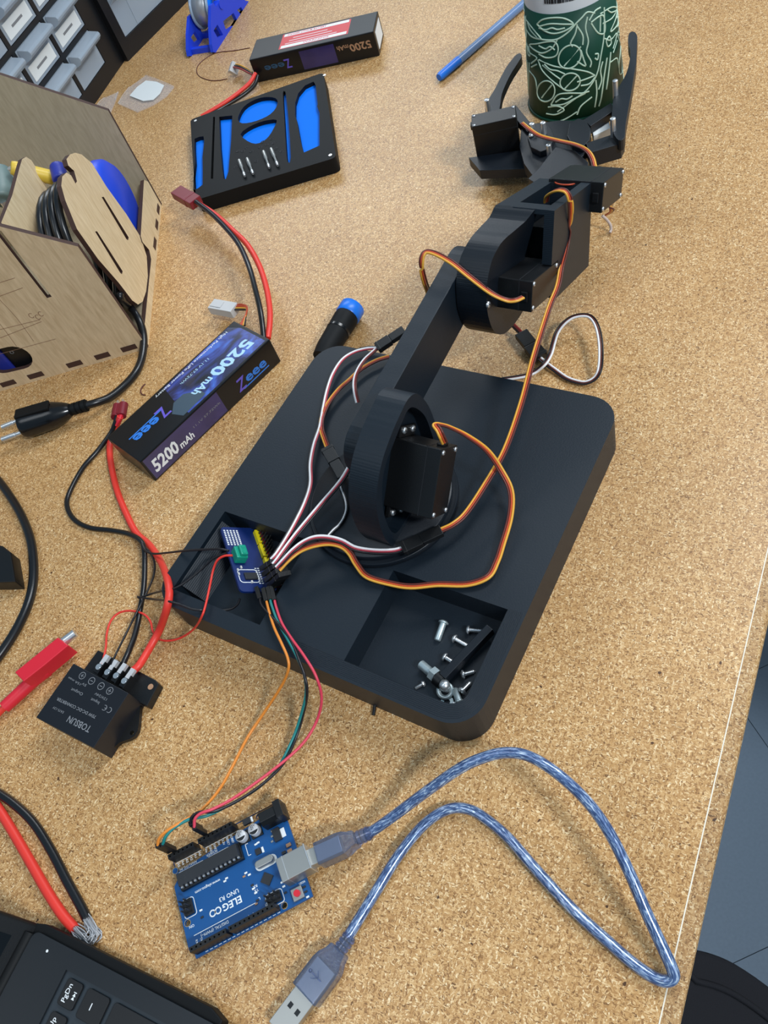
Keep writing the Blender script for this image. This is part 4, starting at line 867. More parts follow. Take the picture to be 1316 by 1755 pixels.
# ------------------------------------------------------------------ wooden tool box
WFo = V(254, 597, 0); WFl = V(10, 668, 0); WD_ = (WFo-WFl).normalized(); WT = frame(WFo, WD_, UPZ); WTi = WT.inverted()
NX = WT.to_3x3() @ Vector((1, 0, 0)); XZ = Matrix(((1, 0, 0, 0), (0, 0, -1, 0), (0, 1, 0, 0), (0, 0, 0, 1)))
def SP(px, py, s): return onplane(px, py, WT @ Vector((-s, 0, 0)), NX)       # point on the plane x = -s of the box
def SPl(px, py, s): q = WTi @ SP(px, py, s); return (q.y, q.z)
box = thing('tool_box', 'open birch plywood tool box with laser burnt edges at the left edge', 'box', WT @ Matrix.Translation((-120, 105, 0)))
PLY = [M['ply_front'], M['burnt']]
front = [(0, 0), (0, 109), (-43, 142.5), (-78, 169), (-250, 169), (-250, 0)]
slot = [(-44.2, 75), (-44.2, 139), (-48.4, 142), (-48.4, 75)]
hole = stadium((-124, 30), (-108, 29), 13, 10)
fin = []
b = MB(WT); b.prism(front, -4, 0, [slot, hole], T=XZ, side_m=1); fp = b.build('front_panel', PLY, box)
for x0, x1 in ((8, 22), (33.5, 47), (60, 74), (97.6, 112), (125, 139)):
    b = MB(WT); b.box(-x1, -x0, -.25, .3, 3.4, 8.6); b.build('floor_tab', M['burnt'], fp)
b = MB(WT)
for z, a in ((62, -2), (50, 3), (38, -1), (86, 2), (100, 0)):
    b.tube([(-137, -.05, z), (-100, -.05, z+a), (-66 if z < 80 else -60, -.05, z+a*2)], .22, 4, 3)
for x in (-120, -100, -84): b.tube([(x, -.05, 40), (x+2, -.05, 66), (x, -.05, 96)], .18, 4, 3)
for i, (x, z) in enumerate(((-70, 64), (-66, 61), (-62, 63), (-96, 108), (-92, 106))): b.tube([(x+1.8*math.cos(q), -.05, z+2.4*math.sin(q)) for q in [math.radians(d) for d in range(40, 330, 40)]], .25, 4, 1)
b.build('engraving', M['engrave'], fp, kind='stuff')
b = MB(WT); b.prism([(0, 0), (0, 103), (-70, 159), (-150, 223), (-250, 223), (-250, 0)], -217, -213, T=XZ, side_m=1); b.build('back_panel', [M['ply_grey'], M['burnt']], box)
b = MB(WT); b.prism([(4, 0), (213, 0), (213, 28), (206, 35), (200, 35), (121, 30), (117, 26), (121, 14), (113, 9), (4, 9)], -4, 0, T=CYC, side_m=1); sp = b.build('side_panel', [M['ply'], M['burnt']], box)
for y0, y1 in ((192, 206), (166, 180), (134, 150)):
    b = MB(WT); b.box(-.1, .25, y0, y1, 3.2, 8); b.build('floor_tab', M['burnt'], sp)
b = MB(WT); b.box(-250, -4, 4, 213, 3.6, 7.6); b.build('floor_panel', M['ply_grey'], box)
b = MB(WT); b.box(-254, -250, 0, 217, 0, 170); b.build('side_panel', [M['ply']], box)
ov = [SPl(x, y, 3) for x, y in ((110, 274), (116, 266), (125, 263), (136, 266), (154, 281), (179.5, 322), (213, 368), (238, 408), (248, 440), (250, 474), (247, 500), (241, 518), (233, 523), (223, 516), (200, 486), (164, 445), (128, 394), (108, 345), (101, 320), (102.6, 304), (110, 297), (118, 302), (125.6, 316), (128, 312), (123, 294), (113, 285))]
s1 = [SPl(x, y, 3) for x, y in ((170.5, 339), (174, 338.5), (217, 408), (216, 413), (213, 411))]; s2 = [SPl(x, y, 3) for x, y in ((159, 398), (162.5, 397.5), (206.5, 466), (205.5, 471), (202.5, 469))]
b = MB(WT); b.prism(ov, -5, -1, [s1, s2], T=CYC, side_m=1); b.build('slotted_plate', [M['ply'], M['burnt']], box)
tp = [SPl(x, y, 45) for x, y in ((1, 382), (20, 335), (33, 286), (37, 273), (44, 269), (53, 275), (75, 311), (90, 345), (98, 400))]
tp = tp+[(tp[-1][0]+6, 8), (5, 8)]
b = MB(WT); b.prism(tp, -48, -44.5, T=CYC, side_m=1); b.build('divider', [M['ply'], M['burnt']], box)
# things in the box
t = thing('tape_roll', 'bright blue roll standing behind the slotted plywood plate', 'roll', WT @ Matrix.Translation((-18, 145, 8)))
b = MB(WT); b.lathe([(0, -11), (36, -11), (41, -6), (42, 0), (41, 6), (36, 11), (0, 11)], 48, T=Matrix.Translation((-19, 147, 50)) @ Matrix.Rotation(math.pi/2, 4, 'Y')); b.build('tape', M['blue_roll'], t)
def stick(name, label, p, q, r, mat, cat='tool'):
    p, q = Vector(p), Vector(q); t = thing(name, label, cat, Matrix.Translation(Vector((p.x, p.y, 8))))
    b = MB(); b.tube([p, p+(q-p)*.1, p+(q-p)*.9, q], [r*.7, r, r, r*.75], 14, 3); b.build('handle', mat, t)
    b = MB(); b.cyl(p, (p.x, p.y, 7.7), 3); b.build('shaft', M['steel'], t); return t
stick('yellow_tool', 'yellow tool handle poking up behind the pointed plywood divider', SP(18, 287, 62), SP(96, 306, 36), 6, M['tool_yellow'])
stick('navy_tool', 'navy blue tool grip beside the slotted plate in the tool box', SP(104, 310, 24), SP(98, 285, 26), 6.5, M['tool_navy'])
stick('grey_tool', 'grey green round tool at the left frame edge in the tool box', SP(5, 345, 85), SP(-2, 292, 85), 11, M['tool_grey'])
stick('steel_tool', 'steel tool with a flat tip reaching over the tool box at the left frame edge', SP(-14, 232, 120), SP(22, 247, 118), 3.2, M['steel'])
t = thing('dark_tool', 'dark navy tool seen through the oval hole of the tool box front', 'tool', WT @ Matrix.Translation((-120, 20, 7.6)))
b = MB(WT); b.box(-150, -122, 9, 34, 7.6, 60); b.build('body', M['tool_navy'], t, bevel=3); b = MB(WT); b.box(-121, -60, 8, 30, 7.6, 55); b.build('grip', M['abs'], t, bevel=3)
b = MB(WT); b.lathe([(1.2, 0), (1.8, 0), (1.8, .1), (1.2, .1)], 16, T=Matrix.Translation((-113, 7.9, 30)) @ Matrix.Rotation(math.pi/2, 4, 'X'), closed=True); b.build('mark', M['silk_grey'], t)
# cord: coil round the plate, run over the box edge, plug on the table
cpts = []
for k in range(4):
    x = -9-k*6.6
    for a in range(0, 360, 24): q = math.radians(a); cpts.append(WT @ Vector((x-6.6*a/360, 52+(44+k*1.5)*math.cos(q), 76+(54-k*2.5)*math.sin(q))))
b = MB(); b.tube(cpts, 3.2, 10, 2); b.build('coil', M['cable_black'], mc)
cord = [WT @ Vector((-9, 96, 76)), WT @ Vector((-8.5, 84, 40)), WT @ Vector((-9, 52, 26)), SP(205, 508, 5), V(222, 525, 22), V(238, 548, 17), V(246, 577, 9), V(244, 610, 4), V(233, 638, 3.4), V(212, 662, 3.6), V(188, 681, 6), V(165, 690, 10), V(147, 695, 12)]
b = MB(); b.tube(cord, 3.3, 12, 6); b.build('cord', M['cable_black'], mc)
p0, p1 = V(150, 694, 12), V(40, 726, 13); T = frame(p0, p1-p0, UPZ); n = (p1-p0).length
b = MB(T); RY = T
for i in range(4): b.cyl((1+i*4.4, 0, 0), (4+i*4.4, 0, 0), 5.2-i*.1, n=16)
b.cyl((0, 0, 0), (19, 0, 0), 4.2, n=16); b.build('strain_relief', M['rubber'], mc)
b = MB(T); b.tube([(15, 0, 0), (20, 0, 0), (30, 0, 0), (44, 0, 0), (n-3, 0, 0), (n, 0, 0)], [5.5, 8, 11.5, 12.6, 13, 12], 20, 3, flat=.92); pb = b.build('plug_body', M['abs_gloss'], mc)
b = MB(T); b.box(28, n, -5, 5, 10, 12.4); b.build('grip_ridge', M['rubber'], pb, bevel=.8)
for (ax_, ay_), (bx_, by_) in (((42, 716), (4, 732)), ((48, 737), (4, 753))):
    b = MB(); A_, B_ = V(ax_, ay_, 12.5), V(bx_, by_, 12); b.cyl(A_, A_+(B_-A_)*.55, 1.9, n=14); b.cyl(A_+(B_-A_)*.5, B_, 2.3, n=14); b.build('prong', M['steel'], mc)

def cord_thing(name, label, path, r, mat, cat='cable'):
    P = pxpath(path); t = thing(name, label, cat, Matrix.Translation(P[len(P)//2])); b = MB(); b.tube(P, r, 12, 6); b.build('jacket', mat, t); return t
cord_thing('black_cable', 'thick black cable bowing in from the left frame edge below the mains plug', [(-40, 790, 3.4), (-8, 818, 3.4), (12, 843, 3.4), (35, 880, 3.4), (51, 920, 3.4), (57, 958, 3.4), (57, 995, 3.4), (50, 1030, 3.4), (35, 1066, 3.4), (14, 1102, 3.4), (-10, 1135, 3.4), (-40, 1170, 3.4)], 3.3, M['cable_black'])
t = thing('black_plug', 'black plastic plug cut off by the left frame edge beside the thick cable', 'plug', Matrix.Translation(V(0, 970, 0)))
pts = [V(*p, 12) for p in ((-30, 930), (4, 935), (18, 946), (25, 988), (26, 997), (0, 998), (-30, 998))]
b = MB(); b.prism([(p.x, p.y) for p in pts], 0, 12); b.build('body', M['abs'], t, bevel=1, weld=True)
b = MB(); b.tube(pxpath([(-25, 960, 6), (-60, 965, 5), (-100, 960, 4)]), 2.6, 8, 4); b.build('cord', M['cable_black'], t)

# ------------------------------------------------------------------ laptop at lower left
LP = V(60, 1594, 16); LQ = V(360, 1752, 16); lx_ = (LQ-LP).normalized(); LT = frame(Vector((LP.x, LP.y, 0)), lx_, (0, 0, -1))   # x towards the user, y away from the right edge, z down
LT = Matrix(((lx_.x, lx_.y, 0, LP.x), (lx_.y, -lx_.x, 0, LP.y), (0, 0, 1, 0), (0, 0, 0, 1)))
# use a right-handed frame: x to the user, y to the right edge (negative is into the laptop)
LT = frame(Vector((LP.x, LP.y, 0)), lx_, UPZ)
lap = thing('laptop', 'black laptop corner with PgDn key at the lower left of the frame', 'laptop', LT @ Matrix.Translation((110, -160, 0)))
b = MB(LT); b.prism(rrect(0, -330, 225, 0, 4), 9, 16, [[(28.5, -8.8), (28.5, -320), (140, -320), (140, -8.8)]]); b.build('deck', M['laptop'], lap, weld=True)
b = MB(LT); b.box(27, 141, -321, -8, 9, 14.7); tray_ = b.build('keyboard_tray', M['laptop_tray'], lap)
b = MB(LT); b.prism([(-6, 2), (2, 4.2), (110, 5.2), (118, 2.5), (118, -8), (-6, -8)], 5, 13.2); b.build('side_bumper', M['rubber'], lap, bevel=.8, weld=True)
b = MB(LT); b.box(3, 222, -326, -3, 2, 9); b.build('bottom_cover', M['abs'], lap, bevel=1.5)
for x, y in ((18, -16), (205, -16), (18, -310), (205, -310)):
    b = MB(LT); b.cyl((x, y, 0), (x, y, 2.4), 6); b.build('foot', M['rubber'], lap)
b = MB(LT); b.cyl((-3.2, -320, 14.5), (-3.2, -2, 14.5), 3.4, n=16); b.build('hinge_bar', M['rubber'], lap)
LID = LT @ Matrix.Translation((-4, 0, 15)) @ Matrix.Rotation(math.radians(-28), 4, 'Y')
b = MB(LID); b.prism(rrect(-5, -330, 0.8, 2.5, 2), -3, 200); lid = b.build('lid', M['abs'], lap, bevel=.8, weld=True)
b = MB(LID); b.box(.8, 1.1, -322, -6, 8, 194); b.build('screen', M['screen'], lid)
def key(x0, x1, y0, y1, lab=None, arrows=False, sub=None):
    b = MB(LT); b.prism(rrect(x0, -y1, x1, -y0, 1.6, 4), 14.7, 16.3); k = b.build('key', M['key'], lap, bevel=.25, weld=True)
    cx, cy = (x0+x1)/2, (y0+y1)/2
    if lab: fit_text(lab, LT @ Vector((x0+(x1-x0)*.32, -y1+1.9, 16.32)), LT @ Vector((x0+(x1-x0)*.32, -y0-2.1, 16.32)), UPZ, 3.5, M['silk'], k, 'legend', bold=.02)
    if arrows:
        b = MB(LT @ Matrix.Translation((x0+(x1-x0)*.77, -cy, 16.36)) @ Matrix.Scale(.85, 4))
        for o in (-1.2, .6): b.prism([(-1.1, o-.8), (1.1, o-.8), (0, o+1.0)] if lab == 'PgDn' else [(-1.1, o+1), (1.1, o+1), (0, o-.8)], 0, .06)
        b.box(-1.1, 1.1, 1.7, 2.1, 0, .06); b.build('legend', M['silk'], k)
    if sub == '-':
        b = MB(LT @ Matrix.Translation((x0+(x1-x0)*.42, -cy, 16.36))); b.box(-.25, .25, -1.6, 1.6, 0, .06); b.build('legend', M['silk'], k)
key(32.3, 42.2, 10.8, 23, 'PgDn', True); key(32.3, 42.2, 26, 38.2, 'PgUp', True); key(45.4, 59.6, 10.6, 24, sub='-'); key(62.6, 94, 10.6, 24); key(97, 128, 10.6, 24)
for r in range(3):
    for c_ in range(3): key(45.4+17.2*c_, 59.6+17.2*c_, 27+17.2*r, 41.2+17.2*r)
key(32.3, 42.2, 41.2, 53.4); key(32.3, 42.2, 56.4, 68.6)
b = MB(LT); b.cyl((13, -5.6, 15.9), (13, -5.6, 16.15), .7, n=12); b.build('status_mark', M['silk'], lap)

# ------------------------------------------------------------------ screwdriver kit tray
KZ = 15
kit = thing('tool_kit_tray', 'black tool kit tray with bright blue cutouts behind the front battery', 'tray', Matrix.Translation(V(455, 235, 0)))
def KP(x, y, z=KZ): q = V(300+x/4.387, 100+y/4.387, z); return (q.x, q.y)
oc = [Vector((q.x, q.y, 0)) for q in (V(335, 343, KZ), V(576, 270, KZ), V(554, 124, KZ), V(326, 205, KZ))]
def round_poly(P, r, n=5):
    out = []
    for i in range(len(P)):
        p0, p1, p2 = P[i-1], P[i], P[(i+1) % len(P)]; a = (p0-p1).normalized(); c_ = (p2-p1).normalized()
        for j in range(n+1):
            t = j/n; q = (p1+a*r)*(1-t)**2+p1*2*t*(1-t)+(p1+c_*r)*t*t; out.append((q.x, q.y))
    return out
outl = round_poly(oc, 6)
cuts = dict(
 narrow=[(146, 605), (180, 590), (213, 586), (219, 625), (206, 740), (208, 830), (207, 950), (170, 978), (137, 990), (138, 900), (152, 780), (146, 680)],
 taper=[(331, 440), (380, 434), (430, 430), (421, 620), (407, 780), (402, 850), (382, 908), (366, 906), (356, 838), (340, 660)],
 oval=[(473, 465), (482, 420), (515, 365), (570, 325), (640, 297), (705, 290), (755, 300), (771, 325), (760, 370), (715, 420), (650, 455), (575, 480), (505, 488)],
 fan=[(492, 572), (540, 525), (620, 485), (700, 464), (765, 464), (742, 525), (705, 585), (660, 624), (605, 642), (545, 622)],
 pencil=[(810, 262), (824, 250), (832, 268), (852, 450), (870, 742), (852, 782), (838, 730), (822, 470)],
 knife=[(903, 335), (925, 265), (975, 205), (1040, 174), (1056, 200), (1072, 345), (1068, 360), (1086, 410), (1086, 655), (1030, 680), (968, 708), (958, 680), (945, 630), (918, 480), (902, 425)],
 slot=[(286, 440), (300, 440), (286, 905), (268, 905)])
polys = {k: [KP(*p) for p in v] for k, v in cuts.items()}
hp = [closed_smooth(v, 2) if k in ('oval', 'fan', 'pencil') else v for k, v in polys.items()]
b = MB(); b.prism(outl, 0, 10.5); b.prism(outl, 10.5, KZ, hp); b.build('tray', M['rubber'], kit, weld=True)
for k, v in zip(polys, hp):
    if k != 'slot':
        b = MB(); b.prism(v, 10.4, 10.9); b.build('blue_liner', M['insert_blue'], kit)
for x, y in ((556, 129), (566, 266), (335, 207)):
    q = V(x, y, KZ); b = MB(); b.cyl((q.x, q.y, KZ-.5), (q.x, q.y, KZ+.35), 1.7, n=14); b.build('corner_magnet', M['steel'], kit)
for x, y in ((475, 700), (510, 700), (540, 672), (575, 700), (610, 775), (640, 670), (690, 650), (740, 640), (760, 680), (660, 628), (725, 606), (455, 820), (560, 850), (800, 700)):
    q = KP(x, y); b = MB(); b.lathe([(1.5, 0), (2.4, 0), (2.4, .12), (1.5, .12)], 6, T=Matrix.Translation((q[0], q[1], KZ)), closed=True); b.build('bit_socket', M['abs'], kit)
for i, ((x0, y0), (x1, y1), lab) in enumerate((((482, 768), (522, 880), 'leftmost silver screwdriver bit in the kit tray'), ((542, 757), (584, 862), 'silver screwdriver bit second from the left in the kit tray'),
                                              ((665, 702), (706, 816), 'silver screwdriver bit second from the right in the kit tray'), ((722, 682), (770, 800), 'rightmost silver screwdriver bit in the kit tray'))):
    A_, B_ = Vector((*KP(x0, y0, KZ+2.2), KZ+2.1)), Vector((*KP(x1, y1, KZ+2.2), KZ+2.1)); d = B_-A_
    t = thing('screwdriver_bit', lab, 'bit', Matrix.Translation(A_), 'bits in the tool kit tray')
    b = MB(); b.tube([A_, A_+d*.45, A_+d*.5, A_+d*.94, B_], [2.0, 2.0, 1.3, 1.3, .5], 6, 1); b.build('shank', M['dull_metal'], t); b = MB(); b.tube([A_+d*.86, B_+d*.05], [1.7, 1.2], 8, 1); b.build('tip', M['steel'], t)

# ------------------------------------------------------------------ drawer cabinets
def cabinet(O_, D_, flip, label, cols, rows, w_, h_, depth, drawers, edge):
    O_, D_ = Vector(O_), Vector(D_).normalized()         # O_ a bottom corner of the face, D_ along the face
    T = frame(O_, D_*(-1 if flip else 1), UPZ)           # x along the face, y into the cabinet
    sg = -1 if flip else 1
    t = thing('drawer_cabinet', label, 'cabinet', T @ Matrix.Translation((sg*w_/2, depth/2, 0)))
    X = lambda s: sg*s
    fr = [(0, 0), (X(w_), 0), (X(w_), h_), (0, h_)]
    holes = [[(X(s0), z0), (X(s1), z0), (X(s1), z1), (X(s0), z1)] for s0, s1, z0, z1 in drawers]
    b = MB(T); b.prism(fr, -depth, 0, holes, T=XZ); b.build('frame', M['frame_black'], t)
    b = MB(T); b.box(min(0, X(w_)), max(0, X(w_)), depth, depth+2, 0, h_); b.build('back', M['frame_black'], t)
    return T, t, X
O1 = Vector((-55.5, 1170.7, 0)); D1 = Vector((-52.6, -79.2, 0))
dr = [(36+c*70.5, 100+c*70.5, 19+r*46, 60+r*46) for c in range(4) for r in range(5)]
T, cab, X = cabinet(O1, D1, True, 'black cabinet of small clear drawers with white labels at top left', 4, 5, 330, 255, 130, dr, 36)
lab_on = {(0, 1), (1, 1), (2, 0), (2, 1), (1, 2), (0, 2)}
for i, (s0, s1, z0, z1) in enumerate(dr):
    c_, r = i//5, i % 5
    b = MB(T); b.box(X(s1)+.8, X(s0)-.8, .8, 3, z0+.6, z1-1); b.box(X(s1)+2, X(s0)-2, 3, 100, z0+.6, z0+2.6)
    d_ = b.build('drawer', M['clear_plastic'], cab)
    pr = [(-.5, z1-1), (-14, z1-3.5), (-15.5, z1-6), (-15, z1-8.5), (-12, z1-12), (.8, z1-17)]
    b = MB(T); b.prism(pr, X(s1)+3, X(s0)-3, T=CYC); b.build('handle', M['clear_plastic'], d_, bevel=.6)
    if (c_, r) in lab_on:
        b = MB(T); b.box(X(s1)+5, X(s0)-6, .2, .8, z0+4, z0+20); b.build('label', M['paper'], d_)
        b = MB(T); b.box(X(s1)+18, X(s0)-22, .05, .2, z0+11, z0+13.5); b.build('label_writing', M['silk_grey'], d_)
O2 = Vector((-50.3, 1165.1, 0)); D2 = Vector((79.7, 73.5, 0))
dr2 = [(14+c*104, 106+c*104, 22+r*62, 80+r*62) for c in range(3) for r in range(3)]
T, cab2, X = cabinet(O2, D2, False, 'second black cabinet with larger clear drawers behind the spool stand', 3, 3, 330, 215, 130, dr2, 14)
for s0, s1, z0, z1 in dr2:
    b = MB(T); b.box(s0+.8, s1-.8, 2, 4.5, z0+.6, z1-1); b.box(s0+2, s1-2, 4.5, 100, z0+.6, z0+2.6); d_ = b.build('drawer', M['clear_plastic'], cab2)
    b = MB(T); b.prism([(1.8, z1-1), (-10, z1-4), (-11, z1-8), (-8, z1-13), (2, z1-20)], s0+4, s1-4, T=CYC); b.build('handle', M['clear_plastic'], d_, bevel=.6)
    b = MB(T); b.box(s0+30, s0+32, 1.5, 2, z0+2, z1-22); b.build('divider_edge', M['clear_plastic'], d_)

# plastic bags
for lab, px, pap in (('clear plastic bag with a white paper slip lying right of the drawer cabinet', [(203, 178), (222, 150), (250, 130), (298, 149), (285, 165), (262, 180), (235, 192)], [(222, 164), (235, 149), (250, 138), (268, 140), (281, 146), (274, 160), (262, 171), (245, 173)]),
                     ('small empty clear plastic bag at the foot of the drawer cabinet', [(166, 182), (180, 168), (203, 158), (198, 172), (188, 196)], None)):
    c_ = V(*px[0], 0); t = thing('plastic_bag', lab, 'bag', Matrix.Translation(c_), 'small plastic bags')
    P = [V(*p, 1.0) for p in px]; b = MB(); b.prism([(p.x, p.y) for p in P], .1, 1.6); b.build('film', M['bag'], t, weld=True)
    for i in (0, 2): b = MB(); b.tube([P[i]+Vector((0, 0, .8)), (P[i]+P[i+1])/2+Vector((0, 0, 1.6)), P[i+1]+Vector((0, 0, .8))], .6, 6, 4); b.build('crease', M['bag'], t)
    if pap:
        P = [V(*p, 2.2) for p in pap]; b = MB(); b.prism([(p.x, p.y) for p in P], 1.7, 2.3); b.build('paper_slip', M['paper'], t, weld=True)

# ------------------------------------------------------------------ blue spool stand
R0, R1, L0 = V(367, 91, 0), V(434.6, 38, 0), V(326, 97, 0); sx_ = (L0-R0).normalized(); sx_ = Vector((sx_.y, -sx_.x, 0)); ST = frame(R0, sx_, UPZ); off = (ST.inverted() @ L0).y
st_ = thing('spool_stand', 'bright blue 3D printed spool stand at the top of the frame', 'stand', ST @ Matrix.Translation((32, off/2, 0)))
def STp(px, py): q = ST.inverted() @ onplane(px, py, R0, ST.to_3x3() @ Vector((0, 1, 0))); return (q.x, q.z)
Z3 = lambda x, y: STp(280+x/7.311, y/7.311)
pl_ = [Z3(*p) for p in ((640, 665), (610, 655), (590, 560), (575, 320), (580, 70), (610, 40), (640, 90), (720, -60), (900, -90), (1010, 10), (1090, 120), (1130, 225), (1130, 270), (900, 455))]
hs_ = [[Z3(*p) for p in h] for h in (((905, 130), (955, 92), (1020, 200), (985, 215)), ((730, 268), (862, 165), (918, 280), (768, 388)), ((612, 385), (660, 310), (732, 440), (662, 475)))]
lowz = min(p[1] for p in pl_); pl_ = [(x, max(z, 0)) for x, z in pl_]
b = MB(ST); b.prism(pl_, -2, 2, hs_, T=XZ); b.build('side_plate', M['blue_print'], st_)
b = MB(ST); b.prism([(x, z*.8) for x, z in pl_], -off-2, -off+2, [[(x, z*.8) for x, z in h] for h in hs_], T=XZ); b.build('side_plate', M['blue_print'], st_)
lo, hi = min(off, 0), max(off, 0)
for x0, x1 in ((4, 10), (40, 46)):
    b = MB(ST); b.box(x0, x1, lo, hi, 0, 6); b.build('cross_bar', M['blue_print'], st_)
cx_, cz_ = Z3(700, 60)
b = MB(ST); b.cyl((cx_, lo-3, cz_), (cx_, hi+3, cz_), 5); b.build('axle', M['blue_print'], st_)
sp_ = thing('solder_spool', 'spool of grey solder wire with clear flanges on the blue stand', 'spool', ST @ Matrix.Translation((cx_, off/2, cz_)))
RX = Matrix.Translation((cx_, 0, cz_)) @ Matrix.Rotation(-math.pi/2, 4, 'X')
FR_ = min(27, cz_-7)
for y in (lo+5, hi-7):
    b = MB(ST); b.lathe([(5.5, y), (FR_, y), (FR_, y+2), (5.5, y+2)], 40, T=RX, closed=True); b.build('flange', M['spool_clear'], sp_)
b = MB(ST); b.lathe([(12, lo+7), (FR_-3, lo+7), (FR_-3, hi-7), (12, hi-7)], 40, T=RX, closed=True); b.build('solder', M['solder'], sp_)
b = MB(ST); b.lathe([(8, lo+4.7), (19, lo+4.7), (19, lo+5), (8, lo+5)], 40, T=RX, closed=True); b.build('spool_label', M['insert_blue'], sp_)

# ------------------------------------------------------------------ paper cup
CC = V(987, 163, 0); CR0, CR1, CH = 42.5, 35.0, 120.0
cup = thing('paper_cup', 'dark green paper cup with pale leaf line drawing, standing upside down at the gripper', 'cup', Matrix.Translation(CC))
crad = lambda z: CR0+(CR1-CR0)*z/CH
b = MB(Matrix.Translation(CC)); b.lathe([(CR0-1.2, 0), (CR0, 0), (crad(91), 91), (crad(91)-.6, 91), (CR0-1.2, .5)], 64); b.build('sleeve', M['cup_green'], cup)
b = MB(Matrix.Translation(CC)); b.lathe([(crad(91)-.4, 91), (crad(117), 117), (crad(CH)-1, CH), (crad(CH)-2.4, CH), (crad(114)-2, 114), (0, 114)], 64); b.build('base_band', M['cup_white'], cup)
b = MB(Matrix.Translation(CC)); b.lathe([(CR0+.1, 0), (CR0+1.3, 1.3), (CR0+.1, 2.8), (CR0-1.4, 1.3)], 64, closed=True); b.build('rolled_rim', M['cup_green'], cup)
def cone_hit(px, py):
    d = ray(px, py).normalized(); t = (CC+Vector((0, 0, 60))-CAM).length-110
    lo_, hi_ = t, t+110
    f = lambda t: (lambda p: (p-CC).to_2d().length-crad(p.z))(CAM+d*t)
    prev = lo_
    for i in range(1, 111):
        if f(lo_+i) < 0:
            a, c_ = lo_+i-1, lo_+i
            for _ in range(18):
                m_ = (a+c_)/2
                if f(m_) < 0: c_ = m_
                else: a = m_
            return CAM+d*a
    return None
CS = lambda x, y: cone_hit(700+x/3.133, y/3.133)
def ell(cx, cy, rx, ry, rot): 
    r = math.radians(rot); return [(cx+rx*math.cos(a)*math.cos(r)-ry*math.sin(a)*math.sin(r), cy+rx*math.cos(a)*math.sin(r)+ry*math.sin(a)*math.cos(r)) for a in [i*math.pi/10 for i in range(21)]]
strokes = [[(640, 120), (655, 160), (690, 200)], [(700, 150), (735, 160), (770, 150), (800, 158), (840, 150)], [(700, 245), (735, 262), (760, 250), (785, 268)], [(730, 345), (760, 372), (800, 380), (840, 398)], [(790, 548), (820, 530), (850, 532), (880, 515)], [(1042, 330), (1030, 380), (1036, 430), (1020, 480)], [(650, 420), (668, 450), (662, 500), (676, 540)], [(635, 500), (645, 540), (640, 580)], [(690, 130), (720, 105), (780, 95), (840, 100), (885, 130), (840, 165), (780, 180), (730, 165), (690, 130)], [(700, 142), (760, 128), (830, 130), (885, 130)], [(625, 90), (650, 130), (690, 180), (710, 210), (660, 195), (630, 150), (622, 105)],
 [(1000, 70), (960, 65), (930, 95), (900, 125), (860, 170), (800, 210), (740, 215), (690, 205)], [(800, 210), (770, 260), (720, 285), (680, 270), (650, 240), (690, 235), (740, 225), (785, 225), (803, 260), (790, 300), (740, 310), (700, 290)],
 [(905, 130), (895, 180), (870, 230), (880, 250)], [(905, 140), (935, 190), (935, 240)], ell(865, 305, 68, 55, -50), [(835, 355), (925, 250)], [(960, 90), (950, 150), (965, 220), (955, 280), (980, 330), (975, 360)], [(970, 110), (1000, 60), (1030, 40)],
 [(980, 120), (1020, 90), (1045, 85), (1055, 140), (1048, 180), (1015, 175), (980, 125)], [(1030, 90), (1028, 170)], [(1050, 40), (1050, 110), (1048, 200), (1032, 300), (1010, 400), (960, 480), (880, 540), (800, 600), (720, 640)],
 [(695, 320), (720, 380), (780, 440), (820, 470)], [(700, 320), (780, 355), (880, 370), (960, 385), (1000, 405)], [(720, 350), (780, 400), (815, 425)], ell(867, 440, 55, 46, -20), [(835, 480), (905, 405)], ell(738, 490, 47, 56, 10), [(715, 525), (770, 455)],
 [(765, 560), (800, 510), (860, 500), (930, 500), (970, 490)], [(765, 565), (830, 560), (890, 530), (950, 500)], [(710, 590), (750, 575), (800, 570), (835, 590), (790, 615), (740, 610), (710, 590)], [(905, 440), (950, 425), (1000, 405)], [(925, 460), (970, 450), (1000, 415)],
 [(1065, 310), (1048, 420), (1035, 520), (1022, 570)], [(1085, 280), (1075, 380), (1062, 480)], [(1005, 430), (1010, 500), (1000, 575)], [(1060, 220), (1078, 195), (1088, 230), (1070, 250), (1060, 220)], [(635, 230), (650, 280), (690, 310), (660, 340), (635, 350)], [(630, 260), (642, 310)],
 [(650, 380), (680, 420), (690, 480), (670, 540)], [(645, 400), (652, 470), (640, 540)], [(660, 360), (690, 345)], [(650, 590), (685, 600), (700, 640)], [(905, 615), (925, 570), (985, 520)], [(780, 650), (830, 645), (905, 600)], [(1000, 290), (1018, 290), (1014, 320), (1000, 312)], [(905, 330), (950, 355), (940, 320), (925, 270)]]
b = MB(); bb = MB()
for s_ in strokes:
    P = [CS(*p) for p in s_]; P = [p for p in P if p]
    if len(P) > 1:
        P = smooth_path(P, 4); b.tube(P, .72, 5, 1)
        for k in (1, 2):
            R3 = Matrix.Translation(CC) @ Matrix.Rotation(math.radians(120*k), 4, 'Z') @ Matrix.Translation(-CC); bb.tube([R3 @ p for p in P], .62, 5, 1)
b.build('leaf_drawing', M['cup_line'], cup); bb.build('leaf_drawing', M['cup_line'], cup)
b = MB(); random.seed(5)
px = 934.0
